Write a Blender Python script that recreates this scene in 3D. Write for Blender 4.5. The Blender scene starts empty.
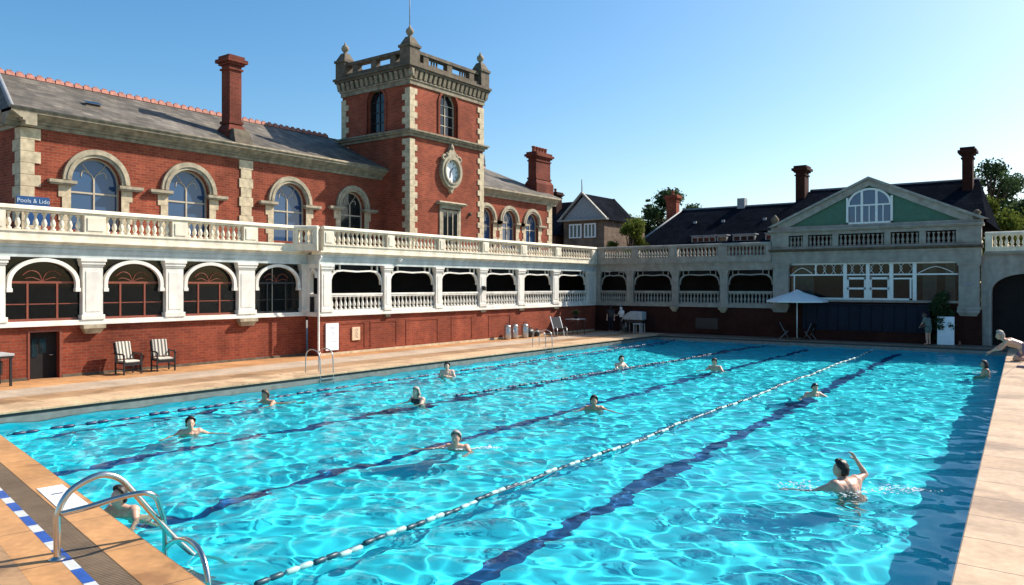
import bpy, bmesh, math, random
import numpy as np
from mathutils import Vector, Matrix
R = math.radians
sc = bpy.context.scene
COL = sc.collection
# ---------------------------------------------------------------- camera
cam_d = bpy.data.cameras.new('camera'); cam = bpy.data.objects.new('camera', cam_d); COL.objects.link(cam)
cam.location = (0, 0, 3.0); cam.rotation_euler = (R(90), 0, R(36.2))
cam_d.sensor_width = 36; cam_d.lens = 770 / 1024 * 36; cam_d.shift_y = -7.5 / 1024
cam_d.clip_start = .1; cam_d.clip_end = 4000
sc.camera = cam
# ---------------------------------------------------------------- light
SUN_AZ, SUN_EL = 61.0, 39.0          # azimuth from +X towards +Y, elevation
w = bpy.data.worlds.new('World'); sc.world = w; w.use_nodes = True
nt = w.node_tree
sky = nt.nodes.new('ShaderNodeTexSky'); sky.sky_type = 'NISHITA'; sky.sun_disc = False
sky.sun_elevation = R(SUN_EL); sky.sun_rotation = R(90 - SUN_AZ)
sky.altitude = 0; sky.air_density = 1.0; sky.dust_density = 1.4; sky.ozone_density = 2.2
hs_ = nt.nodes.new('ShaderNodeHueSaturation'); hs_.inputs['Saturation'].default_value = 1.34; hs_.inputs['Hue'].default_value = .493
nt.links.new(sky.outputs[0], hs_.inputs['Color']); nt.links.new(hs_.outputs[0], nt.nodes['Background'].inputs[0])
nt.nodes['Background'].inputs[1].default_value = .12
sl = bpy.data.lights.new('sun', 'SUN'); sun = bpy.data.objects.new('sun', sl); COL.objects.link(sun)
sl.energy = 5.0; sl.angle = R(.5); sl.color = (1, .93, .82)
sv = Vector((math.cos(R(SUN_EL)) * math.cos(R(SUN_AZ)), math.cos(R(SUN_EL)) * math.sin(R(SUN_AZ)), math.sin(R(SUN_EL))))
sun.rotation_euler = sv.to_track_quat('Z', 'Y').to_euler()
sun.location = (0, 0, 60)
sl.cycles.is_caustics_light = True
sc.view_settings.view_transform = 'Standard'; sc.view_settings.look = 'None'
sc.view_settings.gamma = 1; sc.view_settings.use_curve_mapping = False
sc.view_settings.exposure = .6
cy = sc.cycles
cy.use_denoising = True; cy.max_bounces = 8; cy.transparent_max_bounces = 12
cy.sample_clamp_indirect = 6; cy.caustics_refractive = True; cy.caustics_reflective = False
cy.blur_glossy = .5

# ================================================================ materials
def new_mat(name):
    m = bpy.data.materials.new(name); m.use_nodes = True
    t = m.node_tree; return m, t, t.nodes['Principled BSDF']
def N(t, kind, **kw):
    n = t.nodes.new(kind)
    for k, v in kw.items(): setattr(n, k, v)
    return n
def wallcoord(t):
    """u along the wall (x or y, whichever the face runs along), v = height"""
    g = N(t, 'ShaderNodeNewGeometry'); sp = N(t, 'ShaderNodeSeparateXYZ'); sn = N(t, 'ShaderNodeSeparateXYZ')
    t.links.new(g.outputs['Position'], sp.inputs[0]); t.links.new(g.outputs['True Normal'], sn.inputs[0])
    ax = N(t, 'ShaderNodeMath', operation='ABSOLUTE'); ay = N(t, 'ShaderNodeMath', operation='ABSOLUTE')
    t.links.new(sn.outputs[0], ax.inputs[0]); t.links.new(sn.outputs[1], ay.inputs[0])
    gt = N(t, 'ShaderNodeMath', operation='GREATER_THAN'); t.links.new(ax.outputs[0], gt.inputs[0]); t.links.new(ay.outputs[0], gt.inputs[1])
    mx = N(t, 'ShaderNodeMix', data_type='FLOAT'); t.links.new(gt.outputs[0], mx.inputs[0])
    t.links.new(sp.outputs[0], mx.inputs[2]); t.links.new(sp.outputs[1], mx.inputs[3])
    cb = N(t, 'ShaderNodeCombineXYZ'); t.links.new(mx.outputs[0], cb.inputs[0]); t.links.new(sp.outputs[2], cb.inputs[1])
    return cb.outputs[0], g.outputs['Position']
def noise_mul(t, col_socket, pos, scale, lo, hi, detail=4, sxyz=(1, 1, 1)):
    mp = N(t, 'ShaderNodeMapping'); mp.inputs['Scale'].default_value = sxyz
    t.links.new(pos, mp.inputs[0])
    n = N(t, 'ShaderNodeTexNoise'); n.inputs['Scale'].default_value = scale; n.inputs['Detail'].default_value = detail
    t.links.new(mp.outputs[0], n.inputs['Vector'])
    r = N(t, 'ShaderNodeMapRange'); r.inputs[1].default_value = .3; r.inputs[2].default_value = .7
    r.inputs[3].default_value = lo; r.inputs[4].default_value = hi
    t.links.new(n.outputs[0], r.inputs[0])
    m = N(t, 'ShaderNodeMix', data_type='RGBA', blend_type='MULTIPLY'); m.inputs[0].default_value = 1
    t.links.new(col_socket, m.inputs[6]); t.links.new(r.outputs[0], m.inputs[7])
    return m.outputs[2]
def bump(t, b, h, strength, dist=.02):
    bm_ = N(t, 'ShaderNodeBump'); bm_.inputs['Strength'].default_value = strength; bm_.inputs['Distance'].default_value = dist
    t.links.new(h, bm_.inputs['Height']); t.links.new(bm_.outputs[0], b.inputs['Normal'])
def rgb(t, c):
    n = N(t, 'ShaderNodeRGB'); n.outputs[0].default_value = (*c, 1); return n.outputs[0]
def plain(name, c, rough=.6, var=.15, scale=3, metal=0, spec=.4, streak=False, bmp=0):
    m, t, b = new_mat(name)
    g = N(t, 'ShaderNodeNewGeometry')
    if var:
        s = noise_mul(t, rgb(t, c), g.outputs['Position'], scale, 1 - var, 1 + var * .6)
        if streak: s = noise_mul(t, s, g.outputs['Position'], 2.6, .78, 1.06, 5, (1, 1, .18))
        t.links.new(s, b.inputs['Base Color'])
    else: b.inputs['Base Color'].default_value = (*c, 1)
    if bmp:
        n = N(t, 'ShaderNodeTexNoise'); n.inputs['Scale'].default_value = 40; t.links.new(g.outputs['Position'], n.inputs['Vector'])
        bump(t, b, n.outputs[0], bmp, .01)
    b.inputs['Roughness'].default_value = rough; b.inputs['Metallic'].default_value = metal
    b.inputs['Specular IOR Level'].default_value = spec
    return m
def bricks(name, c1, c2, mortar, bw=.30, bh=.10, ms=.010, vscale=1.0, var=(.72, 1.12), rough=.85, bm_s=.35, spec=.12):
    m, t, b = new_mat(name)
    uv, pos = wallcoord(t)
    mp = N(t, 'ShaderNodeMapping'); mp.inputs['Scale'].default_value = (1, vscale, 1); t.links.new(uv, mp.inputs[0])
    br = N(t, 'ShaderNodeTexBrick'); br.inputs['Scale'].default_value = 1
    br.inputs['Brick Width'].default_value = bw; br.inputs['Row Height'].default_value = bh; br.inputs['Mortar Size'].default_value = ms
    br.inputs['Mortar Smooth'].default_value = .3; br.inputs['Bias'].default_value = -.1
    br.inputs['Color1'].default_value = (*c1, 1); br.inputs['Color2'].default_value = (*c2, 1); br.inputs['Mortar'].default_value = (*mortar, 1)
    t.links.new(mp.outputs[0], br.inputs['Vector'])
    s = noise_mul(t, br.outputs['Color'], pos, .9, var[0], var[1], 5)
    s = noise_mul(t, s, pos, .28, .72, 1.12, 6)
    s = noise_mul(t, s, pos, 14, .85, 1.12, 3)
    s = noise_mul(t, s, pos, 2.2, .82, 1.05, 4, (1, 1, .2))
    t.links.new(s, b.inputs['Base Color']); b.inputs['Roughness'].default_value = rough; b.inputs['Specular IOR Level'].default_value = spec
    bump(t, b, br.outputs['Fac'], -bm_s, .012)
    return m
def pavers(name, c1, c2, mortar, bw, bh, ms, rot=0, var=(.72, 1.12), rough=.7, off=.5, wet=0):
    m, t, b = new_mat(name)
    g = N(t, 'ShaderNodeNewGeometry')
    mp = N(t, 'ShaderNodeMapping'); mp.inputs['Rotation'].default_value = (0, 0, rot); t.links.new(g.outputs['Position'], mp.inputs[0])
    br = N(t, 'ShaderNodeTexBrick'); br.inputs['Scale'].default_value = 1; br.offset = off
    br.inputs['Brick Width'].default_value = bw; br.inputs['Row Height'].default_value = bh; br.inputs['Mortar Size'].default_value = ms
    br.inputs['Mortar Smooth'].default_value = .2; br.inputs['Bias'].default_value = 0
    br.inputs['Color1'].default_value = (*c1, 1); br.inputs['Color2'].default_value = (*c2, 1); br.inputs['Mortar'].default_value = (*mortar, 1)
    t.links.new(mp.outputs[0], br.inputs['Vector'])
    s = noise_mul(t, br.outputs['Color'], g.outputs['Position'], .7, var[0], var[1], 6)
    s = noise_mul(t, s, g.outputs['Position'], 9, .86, 1.1, 5)
    s = noise_mul(t, s, g.outputs['Position'], 2.3, .86, 1.06, 6)
    b.inputs['Roughness'].default_value = rough
    if wet:                                    # splashed water drying on the slabs: darker and glossier
        n = N(t, 'ShaderNodeTexNoise'); n.inputs['Scale'].default_value = .55; n.inputs['Detail'].default_value = 7; n.inputs['Roughness'].default_value = .62
        t.links.new(g.outputs['Position'], n.inputs['Vector'])
        r = N(t, 'ShaderNodeMapRange'); r.inputs[1].default_value = .535; r.inputs[2].default_value = .60; t.links.new(n.outputs[0], r.inputs[0])
        ml = N(t, 'ShaderNodeMath', operation='MULTIPLY'); ml.inputs[1].default_value = wet; t.links.new(r.outputs[0], ml.inputs[0])
        mx = N(t, 'ShaderNodeMix', data_type='RGBA', blend_type='MULTIPLY'); t.links.new(ml.outputs[0], mx.inputs[0]); t.links.new(s, mx.inputs[6]); mx.inputs[7].default_value = (.55, .5, .46, 1); s = mx.outputs[2]
        rr = N(t, 'ShaderNodeMapRange'); rr.inputs[3].default_value = rough; rr.inputs[4].default_value = rough - .4; t.links.new(ml.outputs[0], rr.inputs[0]); t.links.new(rr.outputs[0], b.inputs['Roughness'])
    t.links.new(s, b.inputs['Base Color']); b.inputs['Specular IOR Level'].default_value = .3
    bump(t, b, br.outputs['Fac'], -.3, .008)
    return m
M = {}
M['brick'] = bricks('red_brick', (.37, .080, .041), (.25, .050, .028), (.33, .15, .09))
M['brick_dark'] = bricks('shade_darkened_brick', (.06, .018, .013), (.045, .014, .011), (.05, .027, .02))  # nearly black so the far range's brick base carries its shade in the colour
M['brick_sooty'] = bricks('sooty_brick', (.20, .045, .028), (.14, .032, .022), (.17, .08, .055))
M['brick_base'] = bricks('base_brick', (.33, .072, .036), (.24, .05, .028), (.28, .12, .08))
M['brick_brown'] = bricks('brown_brick', (.11, .05, .03), (.08, .035, .025), (.12, .08, .06))
M['stone_wall'] = bricks('rubble_stone', (.22, .15, .105), (.14, .09, .065), (.2, .16, .12), .5, .22, .02)
M['slate'] = bricks('slate_roofing', (.23, .20, .16), (.125, .112, .095), (.12, .10, .085), .34, .17, .012, 1.0, (.62, 1.2), .7, .6)
M['slate_dark'] = bricks('dark_slate', (.017, .019, .025), (.011, .013, .018), (.007, .008, .011), .34, .2, .012, 1.0, (.7, 1.15), 1.0, .4, 0.0)
M['quoin'] = plain('quoin_stone', (.56, .45, .29), .8, .3, 5, bmp=.2)
M['stone'] = plain('weathered_stone', (.42, .35, .24), .8, .35, 4, streak=True, bmp=.2)
M['stone_dark'] = plain('sooty_stone', (.135, .105, .07), .85, .4, 4, streak=True, bmp=.3)
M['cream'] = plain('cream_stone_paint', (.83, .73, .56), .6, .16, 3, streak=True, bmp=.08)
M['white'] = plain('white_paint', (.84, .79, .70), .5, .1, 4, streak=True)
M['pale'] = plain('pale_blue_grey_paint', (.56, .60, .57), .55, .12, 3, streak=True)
M['shade_stone'] = plain('shade_darkened_render', (.335, .31, .265), .7, .2, 3, streak=True, bmp=.15)  # far range's white stone, darkened in colour to stand in for shade
M['frame_white'] = plain('white_window_frame', (.75, .75, .72), .45, .06, 6)
M['frame_brown'] = plain('red_brown_frame', (.22, .055, .03), .5, .15, 6)
M['frame_cream'] = plain('cream_glazing_bar', (.5, .42, .3), .5, .15, 6)
M['tile_red'] = plain('red_ridge_tile', (.42, .17, .12), .75, .35, 6)
M['green'] = plain('dark_green_boarding', (.05, .14, .09), .55, .15, 5)
M['black'] = plain('black_metal', (.018, .018, .02), .45, .2, 8)
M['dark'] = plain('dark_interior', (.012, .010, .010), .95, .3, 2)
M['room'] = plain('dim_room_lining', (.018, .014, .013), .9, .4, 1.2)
M['navy'] = plain('navy_canvas', (.004, .006, .017), .8, .2, 4)
M['steel'] = plain('brushed_steel', (.62, .58, .52), .22, .1, 10, metal=1)
M['zinc'] = plain('galvanised_metal', (.5, .5, .5), .38, .2, 8, metal=.9)
M['canvas'] = plain('white_canvas', (.8, .79, .76), .85, .05, 5)
M['board'] = plain('white_board', (.8, .82, .84), .5, .04, 4)
M['board_tan'] = plain('tan_notice', (.74, .52, .33), .6, .08, 6)
M['ink'] = plain('dark_ink', (.09, .10, .13), .7, 0)
M['ink_grey'] = plain('grey_ink', (.42, .47, .55), .7, 0)
M['sign_blue'] = plain('blue_sign_enamel', (.015, .07, .2), .4, .12, 4)
M['sign_white'] = plain('white_lettering', (.5, .58, .66), .5, 0)
M['clockface'] = plain('clock_dial', (.84, .84, .82), .7, .1, 7)
M['stone_mid'] = plain('grimy_stone', (.30, .245, .165), .85, .4, 4, streak=True, bmp=.2)
M['lead'] = plain('lead_grey', (.26, .27, .28), .6, .2, 6)
M['bark'] = plain('bark', (.09, .06, .04), .9, .3, 8)
M['curtain'] = plain('dull_curtain', (.12, .11, .10), .9, .2, 5)
M['cloth_grey'] = plain('grey_cover_cloth', (.42, .42, .42), .8, .2, 5)
M['float_dark'] = plain('dark_green_float', (.014, .06, .085), .4, .15, 6)
M['float_white'] = plain('pale_float', (.36, .56, .52), .45, .1, 6)
M['float_navy'] = plain('navy_float', (.012, .03, .085), .4, .15, 6)
M['foam'] = plain('water_foam', (.85, .9, .92), .6, 0)
M['terracotta'] = plain('terracotta', (.3, .1, .06), .8, .2, 8)
def glassy(name, c, rough=.04, ior=1.6):
    m, t, b = new_mat(name)
    b.inputs['Base Color'].default_value = (*c, 1); b.inputs['Roughness'].default_value = rough; b.inputs['IOR'].default_value = ior
    g = N(t, 'ShaderNodeNewGeometry'); n = N(t, 'ShaderNodeTexNoise'); n.inputs['Scale'].default_value = .8
    t.links.new(g.outputs['Position'], n.inputs['Vector']); bump(t, b, n.outputs[0], .12, .05)
    return m
M['glass_blue'] = glassy('painted_sky_glass', (.03, .075, .16))  # blue of the reflected sky is painted into the base colour
M['glass_dark'] = glassy('dark_glass', (.010, .014, .016), .05, 1.5)
def clear_glass(name, tint):
    m, t, b = new_mat(name); t.nodes.remove(b)
    o = t.nodes['Material Output']; tr = N(t, 'ShaderNodeBsdfTransparent'); tr.inputs[0].default_value = (*tint, 1)
    gl = N(t, 'ShaderNodeBsdfGlossy'); gl.inputs['Roughness'].default_value = .03
    fr = N(t, 'ShaderNodeFresnel'); fr.inputs[0].default_value = 1.35
    mx = N(t, 'ShaderNodeMixShader'); t.links.new(fr.outputs[0], mx.inputs[0]); t.links.new(tr.outputs[0], mx.inputs[1]); t.links.new(gl.outputs[0], mx.inputs[2])
    t.links.new(mx.outputs[0], o.inputs[0]); return m
M['pane'] = clear_glass('window_pane_glass', (.75, .8, .8))
def striped(name, c1, c2, freq):
    m, t, b = new_mat(name)
    tc = N(t, 'ShaderNodeTexCoord'); wv = N(t, 'ShaderNodeTexWave', wave_type='BANDS', bands_direction='Y'); wv.inputs['Scale'].default_value = freq
    t.links.new(tc.outputs['Object'], wv.inputs['Vector'])
    rp = N(t, 'ShaderNodeValToRGB'); rp.color_ramp.interpolation = 'CONSTANT'; rp.color_ramp.elements[1].position = .5
    rp.color_ramp.elements[0].color = (*c1, 1); rp.color_ramp.elements[1].color = (*c2, 1)
    t.links.new(wv.outputs[0], rp.inputs[0]); t.links.new(rp.outputs[0], b.inputs['Base Color']); b.inputs['Roughness'].default_value = .9
    return m
M['blind'] = plain('dark_blind', (.012, .013, .017), .9, .2, 5)
M['stripe'] = striped('striped_cushion_cloth', (.62, .57, .47), (.12, .11, .10), 2.6)
M['cushion'] = plain('pale_cushion', (.62, .57, .47), .9, .1, 6)
def leafy(name, c):
    m, t, b = new_mat(name)
    g = N(t, 'ShaderNodeNewGeometry')
    s = noise_mul(t, rgb(t, c), g.outputs['Position'], .9, .45, 1.35, 3); s = noise_mul(t, s, g.outputs['Position'], 6, .7, 1.3, 2)
    t.links.new(s, b.inputs['Base Color']); b.inputs['Roughness'].default_value = .6; b.inputs['Specular IOR Level'].default_value = .2
    t.nodes.remove(b)
    d = N(t, 'ShaderNodeBsdfDiffuse'); tr = N(t, 'ShaderNodeBsdfTranslucent'); mx = N(t, 'ShaderNodeMixShader'); mx.inputs[0].default_value = .35
    t.links.new(s, d.inputs[0]); t.links.new(s, tr.inputs[0]); t.links.new(d.outputs[0], mx.inputs[1]); t.links.new(tr.outputs[0], mx.inputs[2])
    t.links.new(mx.outputs[0], t.nodes['Material Output'].inputs[0])
    return m
M['leaf_dark'] = leafy('dark_leaves', (.055, .09, .04)); M['leaf_mid'] = leafy('green_leaves', (.12, .15, .03)); M['leaf_pale'] = leafy('pale_leaves', (.10, .13, .07))
def skin_mat(name, c):
    m, t, b = new_mat(name)
    g = N(t, 'ShaderNodeNewGeometry'); s = noise_mul(t, rgb(t, c), g.outputs['Position'], 12, .85, 1.1, 3)
    t.links.new(s, b.inputs['Base Color']); b.inputs['Roughness'].default_value = .42
    b.inputs['Subsurface Weight'].default_value = .08; b.inputs['Subsurface Radius'].default_value = (.02, .008, .004)
    return m
M['skin'] = skin_mat('skin', (.66, .36, .24)); M['skin_pale'] = skin_mat('pale_skin', (.76, .46, .33)); M['skin_tan'] = skin_mat('tanned_skin', (.54, .28, .175))
M['hair_dark'] = plain('dark_hair', (.022, .014, .010), .5, .3, 30); M['hair_grey'] = plain('grey_hair', (.36, .32, .28), .6, .25, 30); M['hair_brown'] = plain('brown_hair', (.09, .05, .028), .55, .3, 30)
M['lip'] = plain('lips', (.33, .11, .09), .5, 0); M['eye'] = plain('eye', (.03, .02, .02), .3, 0)
M['swim_black'] = plain('black_swim_cloth', (.02, .02, .025), .6, .1, 8); M['swim_blue'] = plain('blue_swim_cloth', (.02, .04, .16), .6, .1, 8)
M['shirt_grey'] = plain('grey_green_shirt', (.13, .17, .15), .9, .15, 8); M['shirt_white'] = plain('white_shirt', (.7, .7, .7), .9, .08, 8); M['purple'] = plain('mauve_cloth', (.19, .13, .17), .9, .2, 9)
M['cap_dark'] = plain('dark_swim_cap', (.015, .018, .03), .4, .1, 8)

# ================================================================ mesh helpers
ORG = {}
def org(o): return ORG.get(o.name, Vector((0, 0, 0))) if o else Vector((0, 0, 0))
class MB:
    """collects shapes; each shape is given in (u along, n outward, z up) and mapped by tf"""
    def __init__(s, tf=None): s.v = []; s.f = []; s.sm = []; s.tf = tf or (lambda u, n, z: (u, n, z))
    def add(s, vs, fs, smooth=False):
        k = len(s.v); s.v += [s.tf(*p) for p in vs]; s.f += [tuple(i + k for i in f) for f in fs]; s.sm += [smooth] * len(fs)
    def box(s, u0, u1, n0, n1, z0, z1):
        s.add([(u0, n0, z0), (u1, n0, z0), (u1, n1, z0), (u0, n1, z0), (u0, n0, z1), (u1, n0, z1), (u1, n1, z1), (u0, n1, z1)],
              [(0, 3, 2, 1), (4, 5, 6, 7), (0, 1, 5, 4), (1, 2, 6, 5), (2, 3, 7, 6), (3, 0, 4, 7)]); return s
    def slab(s, b0, b1, z0, z1):        # frustum between two rectangles (u0,u1,n0,n1)
        q = lambda b, z: [(b[0], b[2], z), (b[1], b[2], z), (b[1], b[3], z), (b[0], b[3], z)]
        s.add(q(b0, z0) + q(b1, z1), [(0, 3, 2, 1), (4, 5, 6, 7), (0, 1, 5, 4), (1, 2, 6, 5), (2, 3, 7, 6), (3, 0, 4, 7)]); return s
    def prism(s, pts, n0, n1):          # polygon in (u,z) extruded along n
        k = len(pts); vs = [(u, n0, z) for u, z in pts] + [(u, n1, z) for u, z in pts]
        s.add(vs, [tuple(range(k)), tuple(range(2 * k - 1, k - 1, -1))] + [(i, (i + 1) % k, k + (i + 1) % k, k + i) for i in range(k)]); return s
    def prism_z(s, pts, z0, z1):        # polygon in (u,n) extruded along z
        k = len(pts); vs = [(u, n, z0) for u, n in pts] + [(u, n, z1) for u, n in pts]
        s.add(vs, [tuple(range(k - 1, -1, -1)), tuple(range(k, 2 * k))] + [(i, (i + 1) % k, k + (i + 1) % k, k + i) for i in range(k)]); return s
    def band(s, inner, outer, n0, n1):  # strip between two polylines in (u,z), given thickness
        k = len(inner); vs = []
        for (a, b) in zip(inner, outer): vs += [(a[0], n0, a[1]), (b[0], n0, b[1]), (b[0], n1, b[1]), (a[0], n1, a[1])]
        fs = []
        for i in range(k - 1):
            a, b = 4 * i, 4 * i + 4
            for j in range(4): fs.append((a + j, b + j, b + (j + 1) % 4, a + (j + 1) % 4))
        fs += [(0, 1, 2, 3), tuple(4 * (k - 1) + j for j in (3, 2, 1, 0))]
        s.add(vs, fs); return s
    def tube(s, pts, r, seg=8, caps=True):
        pts = [Vector(p) for p in pts]; rs = r if isinstance(r, (list, tuple)) else [r] * len(pts)
        vs = []; prev = None
        for i, p in enumerate(pts):
            d = (pts[min(i + 1, len(pts) - 1)] - pts[max(i - 1, 0)]).normalized()
            if prev is None:
                a = Vector((0, 0, 1)) if abs(d.z) < .9 else Vector((1, 0, 0)); x = d.cross(a).normalized()
            else: x = (prev - d * prev.dot(d)).normalized()
            prev = x; y = d.cross(x)
            for j in range(seg):
                t = 2 * math.pi * j / seg; vs.append(tuple(p + (x * math.cos(t) + y * math.sin(t)) * rs[i]))
        fs = []
        for i in range(len(pts) - 1):
            for j in range(seg): fs.append((i * seg + j, i * seg + (j + 1) % seg, (i + 1) * seg + (j + 1) % seg, (i + 1) * seg + j))
        if caps: fs += [tuple(range(seg - 1, -1, -1)), tuple((len(pts) - 1) * seg + j for j in range(seg))]
        s.add(vs, fs, True); return s
    def lathe(s, prof, c=(0, 0, 0), seg=12, sq=None):      # profile (r,z) round a vertical axis
        vs = []
        for r, z in prof:
            for j in range(seg):
                t = 2 * math.pi * (j + .5) / seg; vs.append((c[0] + r * math.cos(t), c[1] + r * math.sin(t), c[2] + z))
        fs = []
        for i in range(len(prof) - 1):
            for j in range(seg): fs.append((i * seg + j, i * seg + (j + 1) % seg, (i + 1) * seg + (j + 1) % seg, (i + 1) * seg + j))
        fs += [tuple(range(seg - 1, -1, -1)), tuple((len(prof) - 1) * seg + j for j in range(seg))]
        s.add(vs, fs, seg > 6); return s
    def ball(s, c, r, seg=12, rings=8, sc=(1, 1, 1)):
        vs = []; fs = []
        for i in range(rings + 1):
            p = math.pi * i / rings
            for j in range(seg):
                t = 2 * math.pi * j / seg; vs.append((c[0] + r * sc[0] * math.sin(p) * math.cos(t), c[1] + r * sc[1] * math.sin(p) * math.sin(t), c[2] + r * sc[2] * math.cos(p)))
        for i in range(rings):
            for j in range(seg): fs.append((i * seg + j, i * seg + (j + 1) % seg, (i + 1) * seg + (j + 1) % seg, (i + 1) * seg + j))
        s.add(vs, fs, True); return s
    def quad(s, *p): s.add(list(p), [tuple(range(len(p)))]); return s
    def build(s, name, mat, parent=None, bevel=0):
        o0 = org(parent); me = bpy.data.meshes.new(name)
        me.from_pydata([(p[0] - o0.x, p[1] - o0.y, p[2] - o0.z) for p in s.v], [], s.f)
        me.polygons.foreach_set('use_smooth', s.sm)
        me.materials.append(M[mat] if isinstance(mat, str) else mat)
        bmm = bmesh.new(); bmm.from_mesh(me); bmesh.ops.remove_doubles(bmm, verts=bmm.verts, dist=1e-5); bmesh.ops.recalc_face_normals(bmm, faces=bmm.faces); bmm.to_mesh(me); bmm.free()
        o = bpy.data.objects.new(name, me); COL.objects.link(o)
        if parent: o.parent = parent
        ORG[o.name] = o0
        if bevel:
            b = o.modifiers.new('bevel', 'BEVEL'); b.width = bevel; b.segments = 2; b.limit_method = 'ANGLE'; b.harden_normals = False
        return o
def tag(o, label=None, cat=None, group=None, kind=None):
    if label: o['label'] = label
    if cat: o['category'] = cat
    if group: o['group'] = group
    if kind: o['kind'] = kind
    return o
def thing(name, label, cat, loc=(0, 0, 0), group=None, rz=0, local=False):
    o = bpy.data.objects.new(name, None); COL.objects.link(o); o.empty_display_size = .2
    o.location = loc; o.rotation_euler = (0, 0, rz); ORG[o.name] = Vector((0, 0, 0)) if local else Vector(loc)
    return tag(o, label, cat, group)
def dup(root, loc, rz=None, label=None, group=None):
    def cp(o, par):
        c = o.copy(); COL.objects.link(c); c.parent = par
        for ch in [x for x in o.children]: cp(ch, c)
        return c
    r = cp(root, None); r.location = loc
    if rz is not None: r.rotation_euler = (0, 0, rz)
    if label: r['label'] = label
    if group: r['group'] = group
    return r
def inst(src, name, loc, parent, rz=0):      # a part that shares mesh data; loc in world
    o = bpy.data.objects.new(name, src); COL.objects.link(o); o.parent = parent; o.location = Vector(loc) - org(parent); o.rotation_euler = (0, 0, rz)
    ORG[o.name] = Vector(loc); return o
def mesh_only(mb, mat):
    o = mb.build('tmp', mat); me = o.data; bpy.data.objects.remove(o); return me
def arc(uc, zs, rx, rz, n=16, a0=180, a1=0):
    return [(uc + rx * math.cos(R(a0 + (a1 - a0) * i / n)), zs + rz * math.sin(R(a0 + (a1 - a0) * i / n))) for i in range(n + 1)]
def smooth(pts, k=6):
    P = [Vector(p) for p in pts]; out = []
    for i in range(len(P) - 1):
        p0, p1, p2, p3 = P[max(i - 1, 0)], P[i], P[i + 1], P[min(i + 2, len(P) - 1)]
        for j in range(k):
            t = j / k; out.append(.5 * ((2 * p1) + (p2 - p0) * t + (2 * p0 - 5 * p1 + 4 * p2 - p3) * t * t + (3 * p1 - p0 - 3 * p2 + p3) * t ** 3))
    return out + [P[-1]]
def wall_with_arches(mb, u0, u1, z0, z1, ops, depth=.28, n=0.0):
    """front sheet of a wall with round-headed openings (uc, half width, sill z, spring z) and their reveals"""
    ops = sorted(ops); u = u0
    for (uc, hw, zb, zs) in ops:
        mb.quad((u, n, z0), (uc - hw, n, z0), (uc - hw, n, z1), (u, n, z1))
        if zb > z0: mb.quad((uc - hw, n, z0), (uc + hw, n, z0), (uc + hw, n, zb), (uc - hw, n, zb))
        a = arc(uc, zs, hw, hw, 20)
        top = [(p[0], z1) for p in a]
        for i in range(len(a) - 1):
            mb.quad((a[i][0], n, a[i][1]), (a[i + 1][0], n, a[i + 1][1]), (top[i + 1][0], n, z1), (top[i][0], n, z1))
        path = [(uc - hw, zb)] + a + [(uc + hw, zb)]
        for i in range(len(path) - 1):
            mb.quad((path[i][0], n, path[i][1]), (path[i + 1][0], n, path[i + 1][1]), (path[i + 1][0], n - depth, path[i + 1][1]), (path[i][0], n - depth, path[i][1]))
        u = uc + hw
    mb.quad((u, n, z0), (u1, n, z0), (u1, n, z1), (u, n, z1))
EAST = lambda x0: (lambda u, n, z: (x0 + n, u, z))
SOUTH = lambda y0: (lambda u, n, z: (u, y0 - n, z))

# ================================================================ ground, pool
WZ, FLOOR_Z = -.28, -1.55
A, B, C, D = (-20.4, 6.93), (-.75, 3.16), (-2.55, 42.7), (-20.4, 42.7)
M['paving'] = pavers('grey_paving', (.30, .25, .2), (.26, .22, .18), (.16, .13, .11), .9, .6, .012)
M['deck_orange'] = pavers('orange_sandstone', (.56, .29, .125), (.48, .235, .095), (.3, .16, .08), 1.3, .62, .009)
M['deck_coping'] = pavers('orange_coping', (.58, .30, .125), (.52, .26, .10), (.28, .15, .08), 1.45, 3, .012, R(10.85), wet=.7)
M['deck_pale'] = pavers('pale_sandstone', (.52, .40, .29), (.47, .35, .25), (.34, .25, .18), 1.4, .9, .008)
M['deck_brown'] = pavers('tan_sandstone', (.45, .27, .14), (.40, .235, .12), (.3, .18, .1), 1.4, .6, .008, wet=.6)
M['deck_cop_l'] = pavers('pale_coping', (.66, .45, .27), (.60, .40, .235), (.36, .23, .14), 3, 1.4, .01, wet=.55)
M['coping_r'] = pavers('sandstone_coping', (.58, .41, .27), (.52, .355, .225), (.2, .13, .09), 3.3, 1.05, .012, R(2.6), (.8, 1.1), .7, 0, .5)
M['paver_r'] = pavers('grey_pink_paver', (.50, .42, .35), (.45, .37, .31), (.2, .16, .13), 1.15, 1.05, .012, R(2.6), (.85, 1.1))
M['drain'] = pavers('drain_grating', (.25, .17, .10), (.22, .15, .09), (.07, .05, .035), .05, 3, .012, R(10.85))
M['far_deck'] = pavers('shade_darkened_paving', (.22, .16, .12), (.19, .14, .105), (.12, .09, .07), .9, .6, .01)  # paving colour lowered to deepen the shadow at the far end
M['gutter'] = plain('dark_gutter_tile', (.030, .034, .036), .35, .2, 5)
M['gutter2'] = plain('grey_scum_tile', (.20, .21, .19), .4, .25, 4)
M['pool'] = plain('pool_paint', (.03, .78, .92), .6, .08, .6)
M['pool_line'] = plain('lane_line_tile', (.001, .075, .23), .5, .1, 3)
M['mosaic'] = pavers('blue_white_mosaic', (.02, .1, .42), (.02, .1, .42), (.02, .1, .42), .34, 3, 0, R(10.85))
mb = MB(); S = 2000
q = [(-S, -S), (S, -S), (S, S), (-S, S)]; pq = [A, B, C, D]
for i in range(4):
    j = (i + 1) % 4; mb.quad((*q[i], 0), (*q[j], 0), (*pq[j], 0), (*pq[i], 0))
tag(mb.build('ground', 'paving'), kind='structure')
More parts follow.
